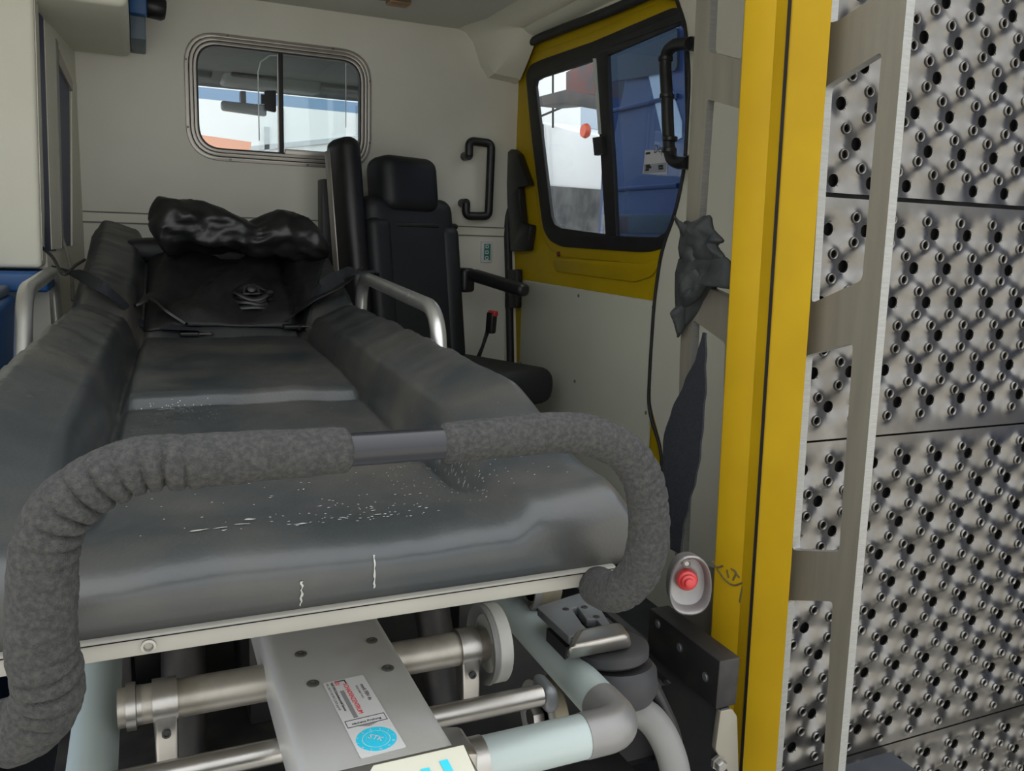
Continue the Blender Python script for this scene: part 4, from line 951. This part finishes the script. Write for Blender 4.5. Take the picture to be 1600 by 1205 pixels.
ribbon('strap', [(ra+Vector((.02, .08, -.03)), AL), (ra+Vector((.028, .0, .018)), AL), (ra+Vector((-.03, -.01, .016)), Vector((.2, 1, .2))), (surf(535, 452, .04), Vector((0, .8, .6))), (surf(505, 470, .03), Vector((0, .8, .5))), (surf(470, 492, .02), AL), (surf(440, 512, .015), AL)], [.024, .026, .03, .04, .06, .07, .04], strapm, bl2, .003)
ribbon('strap', [(surf(560, 448, .05), AL), (surf(530, 465, .03), AL), (surf(490, 486, .03), AL), (surf(455, 505, .02), AL)], [.03, .045, .05, .02], bagm2, bl2, .003)
tongue(bl2, 478, 515, .1)
p = surf(468, 517, .008); Frame(p, (1, 0, 0), (0, 1, .1)).plate('brown_tag', roundpoly([(-.022, -.008), (.022, -.012), (.024, .004), (-.01, .01)], .004), [], .002, mat('brown_leather_tag', (.22, .19, .10), .6, c2=(.17, .14, .07), scale=40), bl2)
# coiled belt with buckle
cb_ = thing('belt_buckle_coil', surf(395, 490), 'coiled black belt with round buckle lying on the draped sheet', 'belt')
pc_ = surf(395, 482, .03)
for k, (rr, hz) in enumerate(((.050, .0), (.044, .010), (.038, .018), (.046, .026))):
    path = [pc_+Vector((math.cos(a)*rr, math.sin(a)*rr*.55, hz-.012+math.sin(a)*rr*.30+.004*math.sin(3*a+k))) for a in [2*PI*i/36 for i in range(33)]]
    tube('coil', path, .0055, bagm, cb_, 8, squash=1.6)
Fq = Frame(pc_+Vector((-.004, -.012, .022)), (1, 0, 0), (0, .55, .8))
Fq.plate('buckle', roundpoly([(-.024, -.016), (.024, -.014), (.020, .014), (-.020, .014)], .006), [roundpoly([(-.016, -.009), (.016, -.008), (.013, .008), (-.013, .008)], .004)], .006, black, cb_, bev=.0015)
lathe('buckle_core', [(.013, 0), (.012, .008), (.006, .011), (0, .011)], Fq.o, Fq.N, black, cb_, 20)
# loose cords hanging by the left rail
tag(tube('hanging_black_cord', resample(smoothpath([onY(64, 385, 2.46), onY(82, 402, 2.40), onY(95, 425, 2.3), onY(104, 428, 2.3), onY(118, 415, 2.4), onY(132, 406, 2.5)], 10), .006), .004, rubber, None, 8), 'thin black cord hanging from the cream cabinet', 'cord')
tag(tube('hanging_grey_cord', resample(smoothpath([onY(97, 372, 2.75), onY(106, 400, 2.72), onY(112, 430, 2.66), onY(114, 470, 2.6)], 8), .008), .005, mat('cord_grey', (.25, .23, .19), .7, c2=(.2, .19, .16), scale=80), None, 8), 'twisted grey cord below the navy cupboard doors', 'cord')

# ================================================================== PILLAR, RAILS, RAMP
lean = Vector((-.036, 0, 1)).normalized()
pil = thing('trim_2', (1.0, 1.15, -.3), 'yellow rear body pillar at the edge of the door opening', 'pillar'); pil['kind'] = 'structure'
def leanpt(x, y, Y, z):
    """the pixel line extended to height z along the body lean, at depth Y"""
    p = onY(x, y, Y); k = (z-p.z); return p+Vector((-.036*k, 0, k))
ya_, yb_2 = 1.20, 1.13
def col8(pa_, ya, pb_, yb, back, z0, z1, bx=.02):
    A0, A1 = leanpt(*pa_, ya, z0), leanpt(*pa_, ya, z1); B0, B1 = leanpt(*pb_, yb, z0), leanpt(*pb_, yb, z1)
    return [A0, B0, B0+Vector((bx, back, 0)), A0+Vector((.10 if bx else .0, back-.05 if bx else back, 0)), A1, B1, B1+Vector((bx, back, 0)), A1+Vector((.10 if bx else .0, back-.05 if bx else back, 0))]
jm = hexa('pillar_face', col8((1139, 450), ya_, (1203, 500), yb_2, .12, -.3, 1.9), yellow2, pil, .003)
dr2 = thing('door_2', (1.1, 1.12, -.3), 'yellow edge of the opened rear door behind the ramp', 'door'); dr2['kind'] = 'structure'
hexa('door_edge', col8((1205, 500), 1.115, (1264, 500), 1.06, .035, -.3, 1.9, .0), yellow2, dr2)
pe = leanpt(1264, 500, 1.14, .5)
hexa('door_panel', [(pe.x+.0, 1.178, -.3), (2.25, 1.178, -.3), (2.25, 1.21, -.3), (pe.x+.02, 1.21, -.3), (pe.x-.03, 1.178, 1.9), (2.25, 1.178, 1.9), (2.25, 1.21, 1.9), (pe.x-.01, 1.21, 1.9)], dark, dr2)
hexa('seam_seal', col8((1202.3, 500), 1.117, (1205.2, 500), 1.112, .004, -.3, 1.9, .0), rubber, dr2)
# pen scribbles and scrapes on the pillar
FPf = Frame(leanpt(1139, 450, ya_, .5), leanpt(1203, 500, yb_2, .5)-leanpt(1139, 450, ya_, .5), lean)
for L_ in ([(1113, 877), (1120, 886), (1130, 884)], [(1120, 888), (1132, 905), (1146, 914), (1160, 910)], [(1136, 890), (1138, 902)], [(1142, 888), (1150, 894), (1145, 906)], [(1148, 892), (1155, 902)], [(1164, 905), (1158, 925), (1155, 940)], [(1162, 912), (1156, 936)]):
    tube('pen_mark', smoothpath([FPf.pt(*FPf.px(*q_), .0004) for q_ in L_], 5), .0017, mat('pen_dark', (.09, .075, .02), .7, c2=(.06, .05, .02), scale=80), jm, 6)
# slotted aluminium rail inside the pillar
FA2 = Frame((.99, 0, .9), (0, -1, 0), lean)
rl = thing('slotted_rail', (.99, 1.35, 0), 'upright aluminium rail with slots, dark cloth tied round it', 'rail')
e_ = lambda x, y: FA2.px(x, y)
outer = [e_(1091, 0)+Vector((0, .4)), Vector((-1.172, e_(1091, 0).y+.4)), Vector((-1.172, -.78)), Vector((e_(1056, 870).x, -.78)), e_(1058, 780), e_(1062, 563), e_(1072, 344), e_(1082, 120)]
ha = [e_(1107, 81), e_(1158, 94), e_(1166, 0)+Vector((.0, .3)), e_(1109, 0)+Vector((0, .3))]
hb_ = [e_(1105, 155), e_(1157, 170), e_(1150, 470), e_(1086, 440)]
hc = [e_(1083, 500), e_(1133, 536), e_(1122, 890), e_(1066, 870)]
FA2.plate('rail_plate', outer, [roundpoly(h, .008, 4) for h in (ha, hb_, hc)], .016, alurail, rl, edge=alucut)
# cloth wound round the rail
Vb, Fb = [], []; NA, NZ = 36, 40
cen = [(1082, 345, .050), (1088, 365, .052), (1092, 395, .052), (1094, 420, .056), (1092, 440, .058), (1085, 462, .052), (1074, 485, .030), (1067, 505, .014), (1064, 520, .006)]
for j in range(NZ+1):
    t = j/NZ*(len(cen)-1); i = min(int(t), len(cen)-2); k = t-i
    x = cen[i][0]*(1-k)+cen[i+1][0]*k; y = cen[i][1]*(1-k)+cen[i+1][1]*k; r_ = cen[i][2]*(1-k)+cen[i+1][2]*k
    c = onX(x, y, .985)
    for a_ in range(NA):
        a = 2*PI*a_/NA; n_ = .92+.22*fbm((math.cos(a)*1.3, math.sin(a)*1.3, j*.12))+.12*math.sin(j*.55+2.2*math.sin(a)+1.5*math.cos(2*a))
        Vb.append(c+Vector((.030*math.cos(a)*n_*(.4+.6*r_/.05), r_*.78*math.sin(a)*n_, .010*math.sin(3*a+j*.3))))
for j in range(NZ):
    for a_ in range(NA): Fb.append((j*NA+a_, j*NA+(a_+1) % NA, (j+1)*NA+(a_+1) % NA, (j+1)*NA+a_))
Fb += [tuple(range(NA)), tuple(NZ*NA+k for k in range(NA))]
cl = thing('tied_cloth', onX(1085, 520, .985), 'dark green cloth knotted round the slotted rail beside the pillar', 'cloth')
mk('wrap', Vb, Fb, cloth, cl, True)
XQ = .965
def flap(name, P_, parent, seed):
    """loose cloth corner: a closed thick sheet from outline pixels on the rail plane, bulged and creased"""
    P_ = [(q_.x, q_.y) for q_ in smoothpath([Vector((p[0], p[1], 0)) for p in P_], 3, True)]; N = len(P_); c = sum((onX(*p, XQ) for p in P_), Vector())/N; V, Fc = [], []
    rings = 7
    for s_ in (1, -1):
        for r_ in range(rings):
            t = r_/(rings-1)
            for i in range(N*2):
                a = P_[i//2]; b = P_[(i//2+1) % N]; k = (i % 2)/2; e = onX(a[0]+(b[0]-a[0])*k, a[1]+(b[1]-a[1])*k, XQ); p = c.lerp(e, max(t, .02))
                off = -.012*(1-t**3)*(1 if s_ > 0 else -.4)+.010*fbm((p.y*30, p.z*26, seed))*(1-t**4)-.006*math.sin(p.z*95+p.y*60)*(1-t**2)
                V.append(p+Vector((off if s_ > 0 else off+.006, 0, 0)))
    M_ = N*2
    for s_ in (0, 1):
        b0_ = s_*rings*M_
        for r_ in range(rings-1):
            for i in range(M_): Fc.append((b0_+r_*M_+i, b0_+r_*M_+(i+1) % M_, b0_+(r_+1)*M_+(i+1) % M_, b0_+(r_+1)*M_+i))
        Fc.append(tuple(b0_+i for i in range(M_)))
    for i in range(M_): Fc.append(((rings-1)*M_+i, (rings-1)*M_+(i+1) % M_, (2*rings-1)*M_+(i+1) % M_, (2*rings-1)*M_+i))
    return mk(name, V, Fc, cloth, parent, True)
flap('upper_flap', [(1068, 347), (1082, 352), (1106, 336), (1112, 358), (1128, 376), (1118, 384), (1130, 402), (1118, 408), (1062, 405)], cl, 1.)
flap('lower_flap', [(1060, 405), (1110, 400), (1138, 408), (1138, 452), (1112, 440), (1085, 470), (1062, 483), (1055, 478)], cl, 5.)
flap('tail', [(1057, 478), (1068, 478), (1064, 500), (1061, 522), (1056, 508)], cl, 8.)
# hanging belt
hb = thing('hanging_belt', onX(1050, 865, .93), 'broad dark webbing belt hanging from the slotted rail, twisted narrow at the top', 'belt')
sp_ = [(1101, 520, 4), (1096, 560, 14), (1086, 610, 34), (1074, 660, 50), (1066, 700, 57), (1062, 740, 50), (1060, 780, 34), (1058, 820, 20), (1056, 862, 15)]
PP = []; WW = []
for x, y, wpx in sp_:
    a = onX(x-wpx/2, y, .945); b = onX(x+wpx/2, y, .945); PP.append(((a+b)/2, Vector((0, -1, 0)))); WW.append((a-b).length)
ribbon('webbing', PP, WW, strapm, hb, .004, n=12)

# ramp: perforated planks and slotted side rail
rp = thing('folding_ramp', (1.4, 1.08, -.3), 'folded aluminium ramp of perforated planks with a slotted side rail', 'ramp')
FR2 = Frame((1.03, 0, 1.47), (0, -1, 0), lean)
g_ = lambda x, y: FR2.px(x, y)
nearu = lambda v: -.951
fu = -1.15
outer = [Vector((fu, .35)), Vector((nearu(0), .35)), Vector((nearu(0), -1.75)), Vector((fu, -1.75))]
def hole(L_): return roundpoly([g_(*p) for p in L_], .010, 4)
lx = lambda y: 1300-87*y/1205-2
h0 = [g_(lx(30), 36), g_(1310, 32), g_(1395, -25), g_(1395, -25)+Vector((0, .25)), g_(lx(30), 36)+Vector((0, .25))]
holes = [roundpoly(h0, .006, 3), hole([(lx(131), 136), (1378, 80), (1347, 438), (lx(472)+4, 474)]), hole([(lx(552), 556), (1333, 536), (1311, 863), (lx(860)+2, 860)]), roundpoly([g_(lx(938), 938), g_(1301, 940), g_(1288, 1205)+Vector((0, -.1)), g_(lx(1205), 1205)+Vector((0, -.1))], .008, 4)]
FR2.plate('side_rail', outer, holes, .017, alurail, rp, edge=alucut)
# plank with buttons (small raised holes) and dimples (large sunk holes)
PX, PZ = .0860*1.15/1.1, .1255*1.15/1.1
def make_plank(z_top, z_bot, x_a, x_b, y0):
    h = .0030
    nx, nz = int((x_b-x_a)/h), int((z_top-z_bot)/h)
    xs = x_a+np.arange(nx+1)*(x_b-x_a)/nx; zs = z_bot+np.arange(nz+1)*(z_top-z_bot)/nz
    Xg, Zg = np.meshgrid(xs, zs); Hg = np.zeros_like(Xg)
    sm_, bg2 = [], []
    for c_ in range(-3, 24):
        for j in range(-2, 9):
            for par in (0, 1):
                X0 = 1.2515*1.15/1.1+c_*PX+par*PX/2
                zb0 = z_top-.0555-j*PZ-(par*PZ/2)
                for dx_, dz_, kind in ((0, 0, 1), (.0035, -.0434, 0), (.0045, -.0873, 0)):
                    x, z = X0+dx_, zb0+dz_
                    if x_a+.045 < x < x_b-.03 and z_bot+.018 < z < z_top-.018: (bg2 if kind else sm_).append((x, z))
    RS, RB = .0071, .0120
    for x, z in bg2:
        d2 = np.hypot(Xg-x, Zg-z); Hg -= .0115*np.exp(-(d2/.0205)**2)
    for x, z in sm_:
        d2 = np.hypot(Xg-x, Zg-z); Hg += .0085*np.exp(-(d2/.0125)**2)
    inside = np.zeros(Xg.shape, bool); Xn, Zn = Xg.copy(), Zg.copy()
    for L_, R_ in ((sm_, RS), (bg2, RB)):
        for x, z in L_:
            i0, i1 = int((x-R_-2*h-x_a)/h), int((x+R_+2*h-x_a)/h)+2; j0, j1 = int((z-R_-2*h-z_bot)/h), int((z+R_+2*h-z_bot)/h)+2
            i0, j0 = max(i0, 0), max(j0, 0)
            sx, sz = Xg[j0:j1, i0:i1], Zg[j0:j1, i0:i1]; dd_ = np.hypot(sx-x, sz-z)
            snap = np.abs(dd_-R_) <= h*.55
            k = np.where(snap, R_/np.maximum(dd_, 1e-6), 1.)
            Xn[j0:j1, i0:i1] = np.where(snap, x+(sx-x)*k, Xn[j0:j1, i0:i1]); Zn[j0:j1, i0:i1] = np.where(snap, z+(sz-z)*k, Zn[j0:j1, i0:i1])
            inside[j0:j1, i0:i1] |= (dd_ < R_-h*.55)
    V = np.stack([Xn, y0-Hg, Zn], -1).reshape(-1, 3)
    q = ~(inside[:-1, :-1] | inside[:-1, 1:] | inside[1:, 1:] | inside[1:, :-1])
    jj, ii = np.nonzero(q); W = nx+1; a = jj*W+ii
    F4 = np.stack([a, a+1, a+W+1, a+W], -1)
    V = V.tolist(); F4 = F4.tolist()
    # turned edges
    b = len(V); V += [[x_a, y0, z_bot], [x_b, y0, z_bot], [x_b, y0, z_top], [x_a, y0, z_top], [x_a, y0+.018, z_bot], [x_b, y0+.018, z_bot], [x_b, y0+.018, z_top], [x_a, y0+.018, z_top]]
    F4 += [[b, b+1, b+5, b+4], [b+1, b+2, b+6, b+5], [b+2, b+3, b+7, b+6], [b+3, b, b+4, b+7]]
    # rolled lips of the buttons and dimples
    for L_, R_, pr in ((sm_, RS, [(1.50, -.0012), (1.42, .0020), (1.20, .0032), (.98, .0024), (.90, -.002), (.92, -.007)]), (bg2, RB, [(1.06, .0004), (.98, .0002), (.95, -.003)])):
        S = 18
        for x, z in L_:
            hh = float(Hg[min(nz, max(0, round((z-z_bot)/h)))][min(nx, max(0, round((x-x_a)/h)))])
            rim = hh*(.78 if R_ == RS else .74)
            b = len(V)
            for (kr, dh_) in pr:
                for k in range(S):
                    t = 2*PI*k/S; V.append([x+math.cos(t)*R_*kr, y0-rim-dh_, z+math.sin(t)*R_*kr])
            for r_ in range(len(pr)-1):
                for k in range(S): F4.append([b+r_*S+k, b+r_*S+(k+1) % S, b+(r_+1)*S+(k+1) % S, b+(r_+1)*S+k])
    me = bpy.data.meshes.new('perforated_plank'); me.from_pydata(V, [], F4); me.update()
    o = link('perforated_plank', me, aluplank, rp, True); me.set_sharp_from_angle(angle=1.0); return o
Y0 = 1.15
zs1 = (onY(1410, 313, Y0).z+onY(1600, 325, Y0).z)/2; zs2 = onY(1410, 678, Y0).z; zs3 = onY(1450, 1145, Y0).z
gap = .004
for zt2, zb2 in ((zs1+.475, zs1+gap), (zs1-gap, zs2+gap*.5), (zs2-gap*.5, zs3+gap*.5), (zs3-gap*.5, zs3-.30)):
    make_plank(zt2, zb2, 1.07, 2.05, Y0)

# black bracket bar, release hook and body panel at the pillar foot
FD = Frame((.86, 0, 0), (0, -1, 0), (0, 0, 1))
bar0 = onY(1150, 1040, 1.06)
XB = .875
t0, t1 = onX(1012, 932, XB), onX(1122, 1050, XB); u0, u1 = onX(1012, 985, XB), onX(1118, 1110, XB)
bar = hexa('bracket_bar', [u1, u1+Vector((.045, 0, 0)), Vector((u1.x+.045, u0.y, u1.z)), Vector((u1.x, u0.y, u1.z)), Vector((XB, u1.y, (t0.z+t1.z)/2)), Vector((XB+.045, u1.y, (t0.z+t1.z)/2)), Vector((XB+.045, u0.y, (t0.z+t1.z)/2)), Vector((XB, u0.y, (t0.z+t1.z)/2))], darkst, None, .004)
tag(bar, 'blackened steel bar with three holes at the foot of the yellow pillar', 'bar')
for (x, y) in ((1028, 975), (1062, 1012), (1102, 1058)):
    p = onX(x, y, XB); lathe('bar_hole', [(.0085, .0006), (.0085, -.0002), (.006, -.0002), (.005, .0016), (0, .0016)], p, (-1, 0, 0), greyst, bar, 18)
panl = box('side_skirt', (XB+.012, u1.y+.0, -.3), (XB+.03, 1.9, u1.z-.001), mat('skirt_dark', (.022, .023, .028), .45, c2=(.045, .044, .042), scale=8, detail=7), None); tag(panl, 'dark painted skirt panel under the black bar', 'panel')
cba = thing('corner_bracket', onY(1140, 1205, 1.03), 'worn silver corner bracket with bolt below the black bar', 'bracket')
FK = Frame((0, u1.y-.002, 0), (1, 0, 0), (0, 0, 1))
kp = FK.poly([(1126, 1112), (1144, 1108), (1152, 1120), (1158, 1205), (1118, 1172)]); kp[3].y -= .04
FK.plate('bracket_plate', roundpoly([kp[0], kp[1], kp[2], kp[3], kp[4]][::-1], .004), [], .012, alurail, cba, bev=.001)
pb_ = FK.px(1122, 1192); lathe('bolt_head', [(0, .012), (.009, .012), (.011, .009), (.011, 0), (.014, 0), (.014, -.006)], FK.pt(pb_.x, pb_.y, .002), (0, -1, 0), screwm, cba, 6)
# release cup with red button
rc = thing('release_button_cup', onY(1080, 968, 1.12), 'oval grey cup with a red push button at the pillar', 'button')
cc = onY(1078, 914, 1.12); axn = Vector((-.42, -1, .10)).normalized()
uX = Vector((1, -.42, 0)).normalized(); uZ = axn.cross(uX); uZ = uZ if uZ.z > 0 else -uZ
def cup_ring(s, dep, n=44):
    R_ = []
    for k in range(n):
        a = 2*PI*k/n; w_ = .0375*(1-.10*math.sin(a)); hh = .0535
        R_.append(cc+uX*(math.copysign(abs(math.cos(a))**.85, math.cos(a))*w_*s)+uZ*(math.copysign(abs(math.sin(a))**.85, math.sin(a))*hh*s+.006*math.cos(a)*0)+axn*dep)
    return R_
prof = [(.70, -.04), (.92, -.035), (1.0, .0), (1.0, .004), (.95, .006), (.89, .004), (.80, -.018), (.55, -.022), (.02, -.022)]
V = []; 
for s_, dp in prof: V += cup_ring(s_, dp)
M_ = 44; Fc = [(i*M_+k, i*M_+(k+1) % M_, (i+1)*M_+(k+1) % M_, (i+1)*M_+k) for i in range(len(prof)-1) for k in range(M_)]+[tuple(range(M_)), tuple((len(prof)-1)*M_+k for k in range(M_))]
autosm(mk('cup', V, Fc, mat('cup_grey', (.27, .26, .255), .38, .4, c2=(.22, .21, .205), scale=20), rc), .9)
bc = cc+uX*(-.002)+uZ*.004-axn*.022
lathe('button', [(.019, 0), (.0195, .008), (.017, .014), (.013, .016), (.0125, .022), (.0085, .0235), (.008, .030), (.006, .031), (0, .031)], bc, axn, redp, rc, 32)
lathe('cup_screw', [(.008, 0), (.008, .004), (.006, .005), (.004, .003), (0, .003)], cc+uZ*.034-uX*.004-axn*.016, axn, screwm, rc, 16)
vr = (cc-Vector(CAM)).normalized(); tube('stem', [cc-axn*.03, cc-axn*.03+vr*.15], .012, darkst, rc, 12)
